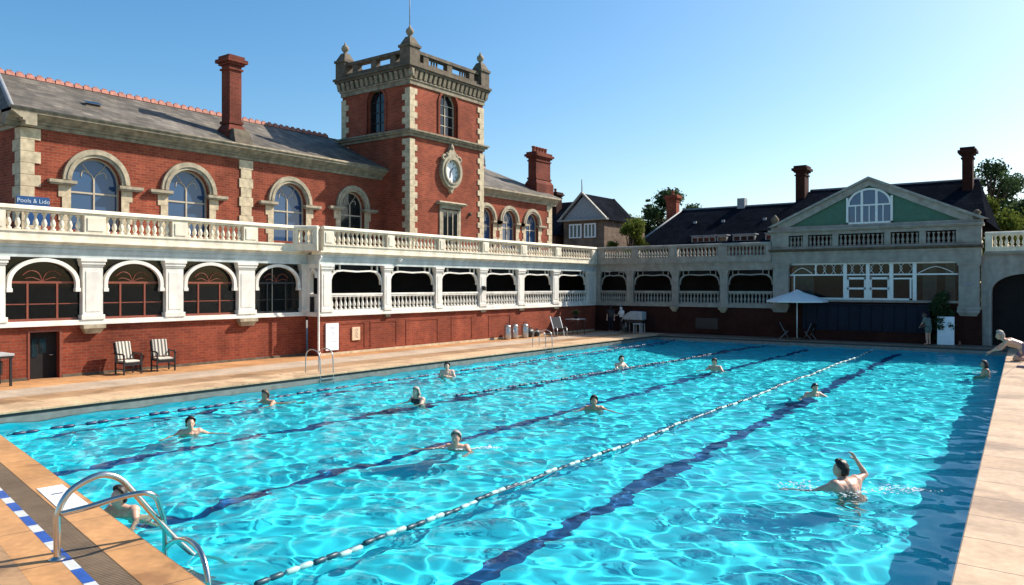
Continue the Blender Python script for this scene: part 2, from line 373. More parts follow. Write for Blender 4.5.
def sheet(name, pts, mat, z): return tag(MB().quad(*[(x, y, z) for x, y in pts]).build(name, mat), kind='structure')
def strip_x(name, x0, x1, y0, y1, mat, z): return sheet(name, [(x0, y0), (x1, y0), (x1, y1), (x0, y1)], mat, z)
strip_x('pool_deck', -27.5, -24.6, -2, 46, 'deck_orange', .004)
strip_x('pale_deck_band', -24.6, -22.9, -2, 46, 'deck_pale', .004)
strip_x('tan_deck_band', -22.9, -21.7, -2, 46, 'deck_brown', .004)
def coping(name, pts, mat, z0=-.05, z1=.012): return tag(MB().prism_z(pts, z0, z1).build(name, mat, None, .008), kind='structure')
coping('side_coping', [(-21.7, 2), (-20.36, 2), (-20.36, 44), (-21.7, 44)], 'deck_cop_l')
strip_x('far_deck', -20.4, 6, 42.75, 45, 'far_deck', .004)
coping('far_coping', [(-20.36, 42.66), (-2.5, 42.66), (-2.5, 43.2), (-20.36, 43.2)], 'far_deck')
ev = Vector((.982, -.188)); nv = Vector((-.188, -.982)); o2 = Vector((-17.13, 6.3))
def en(e, n): p = o2 + ev * e + nv * n; return (p.x, p.y)
def near(name, n0, n1, mat, z, e0=-4.5, e1=18): return sheet(name, [en(e0, n0), en(e1, n0), en(e1, n1), en(e0, n1)], mat, z)
coping('near_coping', [en(-3.2, -.04), en(16.6, -.04), en(16.6, .435), en(-3.4, .435)], 'deck_coping')
near('drain_strip', .435, .745, 'drain', .006)
m, t, b = new_mat('blue_and_white_mosaic')       # blue and white tiles that alternate along the pool edge
g = N(t, 'ShaderNodeNewGeometry'); mp = N(t, 'ShaderNodeMapping'); mp.inputs['Rotation'].default_value = (0, 0, R(10.85)); t.links.new(g.outputs['Position'], mp.inputs[0])
sx = N(t, 'ShaderNodeSeparateXYZ'); t.links.new(mp.outputs[0], sx.inputs[0])
pp = N(t, 'ShaderNodeMath', operation='PINGPONG'); pp.inputs[1].default_value = .42; t.links.new(sx.outputs[0], pp.inputs[0])
gt = N(t, 'ShaderNodeMath', operation='GREATER_THAN'); gt.inputs[1].default_value = .17; t.links.new(pp.outputs[0], gt.inputs[0])
mx = N(t, 'ShaderNodeMix', data_type='RGBA'); mx.inputs[6].default_value = (.62, .63, .6, 1); mx.inputs[7].default_value = (.015, .085, .36, 1)
t.links.new(gt.outputs[0], mx.inputs[0]); t.links.new(noise_mul(t, mx.outputs[2], g.outputs['Position'], 6, .8, 1.1), b.inputs['Base Color']); b.inputs['Roughness'].default_value = .35
near('mosaic_strip', .745, .855, m, .007)
near('orange_deck_band', .855, 1.235, 'deck_coping', .005)
near('near_deck', 1.235, 8, 'deck_brown', .004)
bx = lambda y: -.6 - .0455 * y
coping('right_coping', [(bx(2), 2), (bx(2) + .97, 2), (bx(43) + .97, 43.2), (bx(43), 43.2)], 'coping_r')
sheet('right_deck', [(bx(0) + .97, 0), (14, 0), (14, 45), (bx(43) + .97, 43.2)], 'paver_r', .004)

def rec(o): o.cycles.is_caustics_receiver = True; return o
pol = [(-20.4, 6.93), (bx(3), 3.16), (bx(42.7), 42.7), (-20.4, 42.7)]
floor = MB()
floor.quad(*[(x, y, FLOOR_Z) for x, y in pol])
rec(tag(floor.build('pool_floor', 'pool'), kind='structure'))
w1, w2, w3 = MB(), MB(), MB()
for i in range(4):
    a_, b_ = pol[i], pol[(i + 1) % 4]
    w1.quad((*a_, FLOOR_Z), (*b_, FLOOR_Z), (*b_, WZ - .10), (*a_, WZ - .10))
    w2.quad((*a_, WZ - .10), (*b_, WZ - .10), (*b_, -.13), (*a_, -.13))
    w3.quad((*a_, -.13), (*b_, -.13), (*b_, 0), (*a_, 0))
rec(tag(w1.build('pool_wall', 'pool'), kind='structure')); rec(tag(w2.build('waterline_tiles', 'gutter2'), kind='structure')); tag(w3.build('pool_gutter', 'gutter'), kind='structure')
def line(x0, y0, x1, y1, wd):
    o = MB().quad((x0 - wd / 2, y0, FLOOR_Z + .004), (x0 + wd / 2, y0, FLOOR_Z + .004), (x1 + wd / 2, y1, FLOOR_Z + .004), (x1 - wd / 2, y1, FLOOR_Z + .004)).build('lane_line', 'pool_line')
    rec(tag(o, kind='structure'))
LINES = [(-6.1, 5.2, -7.1, 42, .36), (-11.45, 6.0, -11.4, 42, .30), (-15.6, 6.6, -14.4, 42, .30), (-19.2, 7.5, -19.2, 42, .2)]
for l in LINES: line(*l)

SWIM = dict(a=(-15.84, 9.56), b=(-18.11, 13.27), c=(-18.28, 21.01), d=(-14.88, 15.86), e=(-10.04, 11.85), f=(-10.2, 17.58), g=(-14.7, 27.41), h=(-11.23, 28.6), i=(-6.26, 23.61), j=(-2.99, 13.15), k=(-2.62, 32.55), l=(-11.02, 5.62))
def water():
    rng = np.random.default_rng(3); st = .042
    ys = np.arange(3.0, 42.75, st); nx = int(20 / st)
    t_ = np.linspace(0, 1, nx)
    X, Y = np.meshgrid(t_, ys)
    xr = -.6 - .0455 * Y; X = -20.4 + X * (xr + 20.4)
    Zz = np.zeros_like(X)
    for k in range(130):
        L = float(np.exp(rng.uniform(np.log(.23), np.log(.70)))) if k < 114 else rng.uniform(.85, 1.9); th = rng.uniform(0, 2 * np.pi)
        a = .0029 * L ** 1.7 if k < 114 else .0062
        kx, ky = 2 * np.pi / L * np.cos(th), 2 * np.pi / L * np.sin(th)
        c1, c2, c3, c4 = rng.uniform(0, 6.28, 4)
        env = .75 + .45 * np.sin(.5 * X + c3) * np.sin(.42 * Y + c4)
        Zz += a * env * np.sin(kx * X + ky * Y + c1 + .9 * np.sin(.35 * X + c2) + .9 * np.sin(.3 * Y + c3))
    for k, (px, py) in SWIM.items():
        r = np.hypot(X - px, Y - py); am = .011 if k == 'j' else .006
        Zz += am * np.sin(2 * np.pi * r / .42 + len(k)) * np.exp(-r / (1.5 if k == 'j' else .8)) * np.clip(r / .3, 0, 1)
    V = np.stack([X, Y, WZ + Zz], -1).reshape(-1, 3); n, m_ = X.shape
    front = 6.93 + (X + 20.4) * (3.16 - 6.93) / 19.65      # near edge is skewed
    keep = (Y > front - .1)
    idx = np.arange(n * m_).reshape(n, m_)
    kq = keep[:-1, :-1] & keep[1:, 1:]
    F = np.stack([idx[:-1, :-1], idx[:-1, 1:], idx[1:, 1:], idx[1:, :-1]], -1)[kq]
    me = bpy.data.meshes.new('pool_water'); me.vertices.add(len(V)); me.vertices.foreach_set('co', V.ravel())
    me.loops.add(F.size); me.loops.foreach_set('vertex_index', F.ravel().astype(np.int32)); me.polygons.add(len(F))
    me.polygons.foreach_set('loop_start', np.arange(0, F.size, 4)); me.polygons.foreach_set('loop_total', np.full(len(F), 4))
    me.update(); me.validate(); me.polygons.foreach_set('use_smooth', np.ones(len(F), bool))
    bm_ = bmesh.new(); bm_.from_mesh(me); bmesh.ops.delete(bm_, geom=[v for v in bm_.verts if not v.link_faces], context='VERTS'); bm_.to_mesh(me); bm_.free()
    o = bpy.data.objects.new('pool_water', me); COL.objects.link(o); o.cycles.is_caustics_caster = True
    mm = bpy.data.materials.new('clear_pool_water'); mm.use_nodes = True; t = mm.node_tree; t.nodes.clear()
    ou = t.nodes.new('ShaderNodeOutputMaterial'); gl = t.nodes.new('ShaderNodeBsdfRefraction'); gl.inputs['IOR'].default_value = 1.33
    gl.inputs['Roughness'].default_value = 0; gl.inputs['Color'].default_value = (.90, 1, 1, 1)
    gs = t.nodes.new('ShaderNodeBsdfGlossy'); gs.inputs['Roughness'].default_value = .02
    fr = t.nodes.new('ShaderNodeFresnel'); fr.inputs[0].default_value = 1.33; ml = t.nodes.new('ShaderNodeMath'); ml.operation = 'MULTIPLY'; ml.inputs[1].default_value = .62
    mx = t.nodes.new('ShaderNodeMixShader'); t.links.new(fr.outputs[0], ml.inputs[0]); t.links.new(ml.outputs[0], mx.inputs[0]); t.links.new(gl.outputs[0], mx.inputs[1]); t.links.new(gs.outputs[0], mx.inputs[2])
    t.links.new(mx.outputs[0], ou.inputs[0]); me.materials.append(mm)
    tag(o, kind='structure')
water()

# ================================================================ shared profiles
BAL_PROF = [(.085, 0), (.085, .06), (.05, .07), (.045, .1), (.075, .17), (.082, .23), (.06, .31), (.036, .39), (.033, .44), (.055, .46), (.04, .48), (.075, .5), (.075, .56)]
baluster_me = mesh_only(MB().lathe(BAL_PROF, seg=10), 'cream')
baluster_grey_me = mesh_only(MB().lathe(BAL_PROF, seg=10), 'shade_stone')
small_bal_me = mesh_only(MB().lathe([(r * .9, z * .98) for r, z in BAL_PROF], seg=10), 'white')
small_bal_grey_me = mesh_only(MB().lathe([(r * .9, z * .98) for r, z in BAL_PROF], seg=10), 'shade_stone')

def balustrade(label, tf, piers, z0, nb, mat='cream', me=None, ends=(None, None), n0=-.06, group=None, pz=.29):
    """piers: list of (u0,u1) pedestals. rails run between the first and the last"""
    me = me or baluster_me
    c0 = Vector(tf((piers[0][0] + piers[-1][1]) / 2, n0, z0))
    t = thing('balustrade', label, 'balustrade', c0, group)
    u0 = piers[0][0] if ends[0] is None else ends[0]; u1 = piers[-1][1] if ends[1] is None else ends[1]
    pl = MB(tf); pl.box(u0, u1, n0, n0 + .30, z0, z0 + pz - .06); pl.box(u0, u1, n0 - .02, n0 + .34, z0 + pz - .06, z0 + pz)
    pl.build('plinth', mat, t)
    zr = z0 + pz + .56
    rl = MB(tf); rl.box(u0, u1, n0 + .01, n0 + .31, zr, zr + .07); rl.slab((u0 - .02, u1 + .02, n0 - .05, n0 + .37), (u0, u1, n0 - .03, n0 + .35), zr + .07, zr + .16)
    rl.slab((u0, u1, n0 - .0, n0 + .32), (u0, u1, n0 + .06, n0 + .26), zr + .16, zr + .2)
    rl.build('top_rail', mat, t, .008)
    for (a, b) in piers:
        p = MB(tf); p.box(a, b, n0 - .01, n0 + .325, z0 + pz + .002, zr - .002)
        p.box(a + .09, b - .09, n0 + .325, n0 + .35, z0 + pz + .06, zr - .07); p.build('pedestal', mat, t, .006)
    for i in range(len(piers) - 1):
        a, b = piers[i][1], piers[i + 1][0]; w_ = b - a
        k = max(1, round(w_ / nb)) if nb < 2 else nb
        for j in range(k): inst(me, 'baluster', tf(a + w_ * (j + .5) / k, n0 + .16, z0 + pz), t)
    return t
def entablature(mb, u0, u1, z0, z1, n=0.0):
    h = z1 - z0
    mb.box(u0, u1, n - .3, n + .05, z0, z0 + h * .38); mb.box(u0, u1, n - .3, n + .08, z0 + h * .38, z0 + h * .8); mb.box(u0, u1, n - .3, n + .14, z0 + h * .8, z1)
def cornice(mb, u0, u1, z, n=0.0, p=.3, back=-.3):
    mb.box(u0, u1, back, n + p * .55, z, z + .05); mb.box(u0, u1, back, n + p * .8, z + .05, z + .09); mb.box(u0, u1, back, n + p, z + .09, z + .15)
def pier(mb, a, b, z0, z1, n=.05, back=-.17):
    a += .06; b -= .02
    mb.box(a, b, back, n, z0, z1 - .2)
    mb.box(a - .05, b + .05, back, n + .05, z0 - .0, z0 + .16)
    mb.box(a - .03, b + .03, back, n + .03, z1 - .26, z1 - .2); mb.box(a - .06, b + .06, back, n + .06, z1 - .2, z1 - .1); mb.box(a - .09, b + .09, back, n + .09, z1 - .1, z1)
    if n > 0: mb.box(a + .1, b - .1, n, n + .015, z0 + .26, z1 - .42)
def corbel(mb, a, b, z1):
    mb.slab((a + .1, b - .1, -.04, .12), (a, b, -.04, .2), z1 - .3, z1 - .12); mb.box(a - .03, b + .03, -.04, .24, z1 - .12, z1 - .003)

# ================================================================ glazed arcade (recessed left length)
TF = EAST(-26.5)
arc_b = thing('arcade_building', 'long low arcade of white arches glazed with brown window frames above a red brick base', 'arcade', (-26.5, 12, 0))
PL = [(3.1, 3.85), (6.12, 6.87), (9.14, 9.89), (12.08, 12.82), (14.97, 15.72), (17.96, 18.78), (21.02, 21.36)]
d0, d1, dz = 10.52, 11.52, 1.56
mb = MB(TF); mb.box(-2, d0, -.35, -.04, 0, 1.68); mb.box(d1, 21.36, -.35, -.04, 0, 1.68); mb.box(d0, d1, -.35, -.04, dz, 1.68)
mb.build('brick_base', 'brick_base', arc_b)
mb = MB(TF); mb.box(-2, d0 - .02, -.04, -.015, 0.004, .09); mb.box(d1 + .02, 21.36, -.04, -.015, 0.004, .09); mb.build('plinth_course', 'stone_dark', arc_b)
mb = MB(TF); mb.box(d0 + .06, d1 - .06, -.30, -.25, .01, dz - .06); dr = mb.build('door', 'dark', arc_b)
mb = MB(TF); mb.box(d0 + .2, d0 + .36, -.248, -.24, .7, 1.3); mb.box(d0 + .42, d0 + .62, -.248, -.24, .82, 1.3); mb.build('glass_panel', 'glass_dark', dr)
MB(TF).tube([(d1 - .18, -.25, .75), (d1 - .18, -.19, .75), (d1 - .30, -.19, .75)], .014).build('handle', 'zinc', dr)
mb = MB(TF); mb.box(d0, d0 + .06, -.3, -.02, 0, dz); mb.box(d1 - .06, d1, -.3, -.02, 0, dz); mb.box(d0 + .06, d1 - .06, -.3, -.02, dz - .06, dz); mb.build('door_frame', 'frame_brown', arc_b)
mb = MB(TF); mb.box(-2, 21.36, -.35, .10, 1.685, 1.75); mb.box(-2, 21.36, -.35, .06, 1.75, 1.85); mb.build('sill_band', 'white', arc_b, .006)
for i, (a, b) in enumerate(PL): 
    mb = MB(TF); pier(mb, a, b, 1.85, 3.88); mb.build('pier', 'white', arc_b, .006)
    if i in (3, 5): mb = MB(TF); corbel(mb, a + .04, b - .04, 1.685); mb.build('corbel', 'stone', arc_b)
mb = MB(TF); mb.box(-2, 3.1, -.35, .05, 1.85, 3.88); mb.build('end_wall', 'white', arc_b)
mb = MB(TF); entablature(mb, -2, 21.36, 3.88, 4.28); mb.build('fascia', 'pale', arc_b)
mb = MB(TF); cornice(mb, -2, 21.36, 4.283); mb.build('cornice', 'cream', arc_b, .006)
mb = MB(TF); mb.box(-2, 21.3, -2.45, -.301, 3.9, 4.42); mb.build('terrace_roof', 'lead', arc_b)
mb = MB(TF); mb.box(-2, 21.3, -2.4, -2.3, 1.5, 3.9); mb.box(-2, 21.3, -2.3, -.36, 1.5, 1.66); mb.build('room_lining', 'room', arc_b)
for i in range(len(PL) - 1):
    a, b = PL[i][1], PL[i + 1][0]; c = (a + b) / 2; w_ = b - a
    out = arc(c, 3.06, w_ / 2 - .02, .80, 24); inn = arc(c, 3.06, w_ / 2 - .15, .68, 24)
    mb = MB(TF); mb.band([(inn[0][0], 2.9)] + inn + [(inn[-1][0], 2.9)], [(out[0][0], 2.9)] + out + [(out[-1][0], 2.9)], -.09, .05)
    mb.box(a + .0, a + .17, -.09, .07, 2.78, 2.9); mb.box(b - .17, b, -.09, .07, 2.78, 2.9)
    mb.build('arch', 'white', arc_b, .006)
    fr = MB(TF); fm = 'frame_brown' if i < 5 else 'frame_cream'
    if i == 5: fm = 'black'
    n0, n1 = -.17, -.11
    fr.box(a, b, n0, n1, 1.85, 1.93); fr.box(a, b, n0, n1, 3.05, 3.12)
    for k in (1, 2): u = a + w_ * (.30 if k == 1 else .70); fr.box(u - .03, u + .03, n0 + .004, n1 + .004, 1.93, 3.05)
    fr.box(a, b, n0 + .01, n1 - .01, 2.38, 2.41)
    f = fr.build('window_frame', fm, arc_b)
    fl = MB(TF)
    for s in (-1, 1):                                  # curved tracery in the arch head
        fl.tube(smooth([(c, -.13, 3.12), (c + s * .12, -.13, 3.38), (c + s * .36, -.13, 3.45), (c + s * .58, -.13, 3.3)]), .014, 6)
        fl.tube(smooth([(c, -.13, 3.12), (c + s * .3, -.13, 3.24), (c + s * .5, -.13, 3.2)]), .011, 6)
    fl.build('tracery', 'frame_brown', f)
    MB(TF).box(a, b, -.148, -.14, 1.93, 3.88).build('pane', 'pane', f)
# wall end that turns out to the veranda
TS = lambda u, n, z: (u, 21.36 - n, z)
ver = thing('veranda_building', 'sunlit white open veranda with flattened arches and turned railings above a red brick base', 'veranda', (-25.7, 33, 0))
TV = EAST(-25.7)
PV = [(21.40, 22.02), (25.06, 25.56), (28.60, 29.14), (32.10, 32.72), (35.62, 36.28), (39.25, 39.95), (43.35, 44.62)]
mb = MB(TV); mb.box(21.4, 44.85, -.35, -.04, 0, 1.66)
mb.build('brick_base', 'brick_base', ver)
for a, b in ((22.5, 24.0), (24.3, 26.0), (26.6, 28.9), (29.9, 31.6), (33, 35)):    # raised brick panels
    mb = MB(TV); mb.box(a, b, -.04, -.02, 1.3, 1.36); mb.box(a, a + .06, -.04, -.02, .2, 1.3); mb.box(b - .06, b, -.04, -.02, .2, 1.3); mb.build('brick_panel_edging', 'brick_base', ver)
mb = MB(TV); mb.box(21.4, 44.4, -.04, -.012, .004, .1); mb.build('plinth_course', 'quoin', ver)
mb = MB(TS); mb.box(-26.45, -25.76, -.3, -.02, 0, 1.66); mb.build('return_brick', 'brick_base', ver)
mb = MB(TV); mb.box(21.36, 44.85, -.35, .10, 1.665, 1.73); mb.box(21.36, 44.85, -.35, .06, 1.73, 1.85); mb.build('sill_band', 'white', ver, .006)
mb = MB(TS); mb.box(-26.45, -25.66, -.1, .06, 1.665, 1.85); mb.box(-26.45, -26.3, -.2, .02, 1.85, 3.88); mb.box(-26.3, -25.9, -.2, .02, 3.7, 3.88)
mb.box(-26.3, -25.9, -.12, -.06, 2.55, 2.62); mb.box(-26.3, -25.9, -.12, -.06, 1.85, 1.92)
o_, i_ = arc(-26.1, 3.3, .22, .4, 12), arc(-26.1, 3.3, .15, .32, 12); mb.band(i_, o_, -.15, .03)
for k in range(4): mb.box(-26.27 + k * .1, -26.22 + k * .1, -.11, -.07, 1.92, 2.55)
mb.build('return_arch', 'white', ver)
for i, (a, b) in enumerate(PV):
    mb = MB(TV); pier(mb, a, b, 1.85, 3.88); mb.build('pier', 'white', ver, .006)
    if i in (1, 3, 4, 5): mb = MB(TV); mb.box(a + .1, b - .1, -.04, .1, 1.54, 1.66); mb.build('corbel', 'stone_dark', ver)
mb = MB(TV); entablature(mb, 21.36, 44.8, 3.88, 4.28); mb.build('fascia', 'pale', ver)
mb = MB(TS); entablature(mb, -26.45, -26.002, 3.88, 4.28, -.03); mb.build('return_fascia', 'pale', ver)
mb = MB(TV); cornice(mb, 21.2, 44.8, 4.283); mb.build('cornice', 'cream', ver, .006)
mb = MB(TV); mb.box(21.4, 49, -3.25, -.301, 3.9, 4.42); mb.build('terrace_roof', 'lead', ver)
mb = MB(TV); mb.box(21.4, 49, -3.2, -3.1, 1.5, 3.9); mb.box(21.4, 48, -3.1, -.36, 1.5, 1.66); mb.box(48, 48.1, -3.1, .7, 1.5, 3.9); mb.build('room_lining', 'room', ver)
mb = MB(TV); mb.box(21.37, 21.4, -.8, -.36, 1.85, 2.5); mb.build('end_screen', 'dark', ver)
def open_bay(par, tf, a, b, bm_mat, balme, valance=True, nbal=12):
    c = (a + b) / 2; w_ = b - a; h = w_ / 2
    lo = [(a + .05, 3.02), (a + .06, 3.2), (a + .16, 3.42), (a + .36, 3.56), (a + .7, 3.60), (c, 3.56), (b - .7, 3.60), (b - .36, 3.56), (b - .16, 3.42), (b - .06, 3.2), (b - .05, 3.02)]
    hi = [(a, 3.0), (a, 3.24), (a + .1, 3.48), (a + .34, 3.64), (a + .7, 3.67), (c, 3.63), (b - .7, 3.67), (b - .34, 3.64), (b - .1, 3.48), (b, 3.24), (b, 3.0)]
    mb = MB(tf); mb.band(lo, hi, -.2, -.06)
    for u in (a + .24, b - .24): mb.box(u - .025, u + .025, -.17, -.09, 3.56, 3.88)
    for u in (a + .58, b - .58): mb.box(u - .02, u + .02, -.17, -.09, 3.67, 3.88)
    mb.build('arch_bracket', bm_mat, par)
    if valance:
        pts = [(a + .62, 3.88), (a + .62, 3.74)] + [(a + .62 + (w_ - 1.24) * k / 12, 3.66 + .05 * math.cos(k / 12 * 2 * math.pi) - .0) for k in range(1, 12)] + [(b - .62, 3.74), (b - .62, 3.88)]
        MB(tf).prism(pts, -.32, -.26).build('rolled_blind', 'blind', par)
    mb = MB(tf); mb.box(a, b, -.21, -.03, 1.85, 1.93); mb.box(a, b, -.23, -.01, 2.49, 2.56); mb.box(a, b, -.25, .01, 2.56, 2.64)
    rl = mb.build('railing', bm_mat, par, .005)
    for k in range(nbal): inst(balme, 'baluster', tf(a + w_ * (k + .5) / nbal, -.12, 1.935), rl)
for i in range(len(PV) - 1): open_bay(ver, TV, PV[i][1], PV[i + 1][0], 'white', small_bal_me)
MB(TV).tube([(21.25, .28, 4.2), (21.25, .12, 4.0), (21.25, .10, 3.5), (21.25, .10, .25), (21.25, .22, .08)], .045, 8).build('drainpipe', 'white', ver)
mb = MB(TV); mb.box(32.3, 32.5, .066, .14, 2.75, 2.95); mb.box(32.33, 32.47, .14, .22, 2.7, 2.9); mb.build('wall_lamp', 'black', ver)
mb = MB(TV); mb.box(25.9, 26.1, .1, .18, 4.12, 4.26); mb.tube([(26, .18, 4.2), (26, .3, 4.16)], .04); mb.build('floodlight', 'frame_white', ver)

balustrade('cream stone balustrade on the roof edge over the glazed arches, beneath the big brick hall', TF, [(9.14 - 6, 9.89 - 6)] + [(6.3, 6.9)] + [(9.3, 9.8)] + [(12.1, 12.8), (15.15, 15.75), (18.1, 18.75)], 4.436, .245, ends=(-2, 20.62))
balustrade('cream stone balustrade on the sunlit veranda roof in front of the clock tower', TV, [(21.4, 21.95), (25.1, 25.55), (28.65, 29.12), (32.15, 32.68), (35.65, 36.25), (39.3, 39.9), (43.6, 44.6)], 4.436, 12)
balustrade('short angled cream balustrade joining the two roof terraces at the step in the wall', lambda u, n, z: (-26.2 + (u) * .75 + n * .45, 20.75 + u * .6 - n * .75, z), [(-.22, -.02), (.62, .82)], 4.436, 3, n0=-.1)

# ================================================================ brick hall with arched windows, clock tower, far hall
hall = thing('brick_hall', 'long red brick hall with tall arched windows and grey slate roof at far left', 'hall', (-29, 20, 0))
TH = EAST(-29)
WN = [(13.80, .90), (17.45, .90), (22.42, .90), (26.2, .78)]
mb = MB(TH)
ops = [(u, h, 5.0, 6.75 + (0 if h > .8 else .1)) for u, h in WN]
wall_with_arches(mb, 11.3, 28.4, 4.3, 8.5, ops)
mb.quad((11.3, 0, 4.3), (11.3, -6, 4.3), (11.3, -6, 8.5), (11.3, 0, 8.5)); mb.build('brick_wall', 'brick', hall)
def arched_window(par, tf, uc, hw, zb, zs, glass, stone='stone', surround=True, big=True):
    n = 24
    if surround:
        mb = MB(tf)
        for r0, r1, p in ((hw + .0, hw + .11, .10), (hw + .11, hw + .17, .15), (hw + .17, hw + .30, .12)) if big else ((hw, hw + .2, .1),):
            mb.band(arc(uc, zs, r0, r0, n), arc(uc, zs, r1, r1, n), -.05, p)
        mb.build('stone_arch', stone, par)
        if big:
            for s in (-1, 1):
                mb = MB(tf); u = uc + s * (hw + .32); mb.box(u - .46, u + .46, -.05, .2, zs - .14, zs - .03); mb.box(u - .40, u + .40, -.05, .15, zs - .2, zs - .14); mb.build('impost', stone, par)
            for s in (-1, 1):
                mb = MB(tf)
                for k, z in enumerate(np.arange(zs - .62, zb - .2, -.42)):
                    w2 = .42 if k % 2 == 0 else .3
                    mb.box(*sorted((uc + s * hw, uc + s * (hw + w2))), -.05, .03, z + .004, z + .416)
                mb.build('jamb_stones', 'quoin', par)
    fr = MB(tf)
    a = arc(uc, zs, hw, hw, n); ai = arc(uc, zs, hw - .07, hw - .07, n)
    fr.band([(uc - hw + .07, zb)] + ai + [(uc + hw - .07, zb)], [(uc - hw, zb)] + a + [(uc + hw, zb)], -.26, -.18)
    fr.box(uc - .03, uc + .03, -.255, -.185, zb, zs + .12); fr.box(uc - hw + .07, uc + hw - .07, -.25, -.19, zs - .42, zs - .36)
    for s in (-1, 1):
        fr.tube(smooth([(uc, -.22, zs + .08), (uc + s * .1, -.22, zs + hw * .34), (uc + s * hw * .42, -.22, zs + hw * .46), (uc + s * hw * .5, -.22, zs + hw * .22)]), .022, 6)
        fr.tube(smooth([(uc + s * hw * .18, -.22, zs + hw * .42), (uc + s * hw * .4, -.22, zs + hw * .66), (uc + s * hw * .5, -.22, zs + hw * .84)]), .018, 6)
    f = fr.build('window', 'frame_cream', par)
    MB(tf).prism([(uc - hw, zb)] + arc(uc, zs, hw, hw, n) + [(uc + hw, zb)], -.235, -.225).build('pane', glass, f)
for k, ((u, h), op) in enumerate(zip(WN, ops)): arched_window(hall, TH, u, h, 5.0, op[3], 'glass_dark' if k == 3 else 'glass_blue')
mb = MB(TH)
for u in np.arange(11.55, 28.3, 8.35)[:0]: pass
for k, z in enumerate(np.arange(4.4, 8.4, .4)):
    l = .62 if k % 2 else .42
    mb.box(11.28, 11.28 + l, -.02, .04, z + .006, z + .394); mb.box(11.26, 11.32, -(1.04 - l), .0401, z + .006, z + .394)
mb.build('quoin_strip', 'quoin', hall)
mb = MB(TH)
for k, z in enumerate(np.arange(4.4, 8.4, .4)):
    l = .34 if k % 2 else .26
    mb.box(20.1 - l, 20.1 + l, -.02, .045, z + .006, z + .394)
mb.build('stone_pilaster', 'quoin', hall)
def eaves(mb, u0, u1, z):
    mb.box(u0, u1, -.3, .06, z, z + .14); mb.box(u0, u1, -.3, .14, z + .14, z + .22); mb.slab((u0, u1, -.3, .2), (u0, u1, -.3, .44), z + .22, z + .4); mb.box(u0, u1, -.3, .5, z + .4, z + .5)
mb = MB(TH); eaves(mb, 10.8, 28.2, 8.42); mb.tube([(10.8, .5, 8.95), (28.2, .5, 8.95)], .055); mb.build('eaves_cornice', 'stone_mid', hall)
mb = MB(lambda u, n, z: (u, 11.3 - n, z)); eaves(mb, -35, -28.502, 8.42); mb.build('side_cornice', 'stone', hall)
RX, RZ = -33.2, 11.12
mb = MB(); e_ = (-28.5, 8.93)
mb.quad((-28.5, 10.8, 8.93), (-28.5, 28.3, 8.93), (RX, 28.3, RZ), (RX, 12.1, RZ)); mb.quad((-28.5, 10.8, 8.93), (RX, 12.1, RZ), (-38, 10.8, 8.93)); mb.quad((RX, 12.1, RZ), (RX, 32, RZ), (-38, 32, 8.93), (-38, 10.8, 8.93))
rf = mb.build('roof', 'slate', hall)
mb = MB()
for y in np.arange(12.0, 28.2, .36): mb.slab((RX - .12, RX + .12, y, y + .33), (RX - .05, RX + .05, y + .02, y + .31), RZ - .03, RZ + .13); mb.box(RX - .03, RX + .03, y + .08, y + .24, RZ + .12, RZ + .19)
mb.build('ridge_tiles', 'tile_red', rf)
mb = MB(); mb.tube([(-28.5, 10.8, 8.98), (RX, 12.1, RZ + .02)], .09, 6); mb.build('hip_tiles', 'lead', rf)
mb = MB(); mb.quad((-30.38, 14.1, 9.95), (-30.38, 14.7, 9.95), (-30.72, 14.7, 10.10), (-30.72, 14.1, 10.10)); o = mb.build('skylight', 'glass_dark', rf)
MB().slab((-30.78, -30.34, 14.06, 14.74), (-30.76, -30.5, 14.1, 14.7), 9.75, 9.97).build('skylight_kerb', 'stone_dark', rf)

def chimney(par, x0, x1, y0, y1, zb, z1, zt, mat, pots=0, cap='terracotta', pot_axis='y', waist=True):
    mb = MB()
    cx, cy = (x0 + x1) / 2, (y0 + y1) / 2; hx, hy = (x1 - x0) / 2, (y1 - y0) / 2
    def bx_(e, za, zb_): mb.box(cx - hx - e, cx + hx + e, cy - hy - e, cy + hy + e, za, zb_)
    if waist: 
        bx_(.16, zb, z1 - .3); mb.slab((cx - hx - .16, cx + hx + .16, cy - hy - .16, cy + hy + .16), (cx - hx, cx + hx, cy - hy, cy + hy), z1 - .3, z1); bx_(.06, z1, z1 + .12)
    else: bx_(0, zb, z1 + .1)
    bx_(0, z1 + .1, zt - .62); bx_(.06, zt - .62, zt - .54); bx_(0, zt - .54, zt - .4); bx_(.1, zt - .4, zt - .3); bx_(.2, zt - .3, zt - .15); bx_(.1, zt - .15, zt)
    c = mb.build('chimney', mat, par)
    for k in range(pots):
        f = (k + .5) / pots
        p = (cx, y0 + (y1 - y0) * f, zt) if pot_axis == 'y' else (x0 + (x1 - x0) * f, cy, zt)
        MB().lathe([(.15, 0), (.13, .08), (.12, .3), (.155, .32), (.155, .4), (.1, .4)], p, 10).build('chimney_pot', cap, c)
    return c
c = chimney(rf, -30.05, -29.45, 19.62, 20.2, 8.9, 10.0, 12.95, 'brick_sooty')
MB().slab((-29.27, -28.75, 19.45, 20.35), (-29.27, -29.03, 19.52, 20.28), 8.95, 9.7).build('chimney_buttress', 'stone_dark', c)

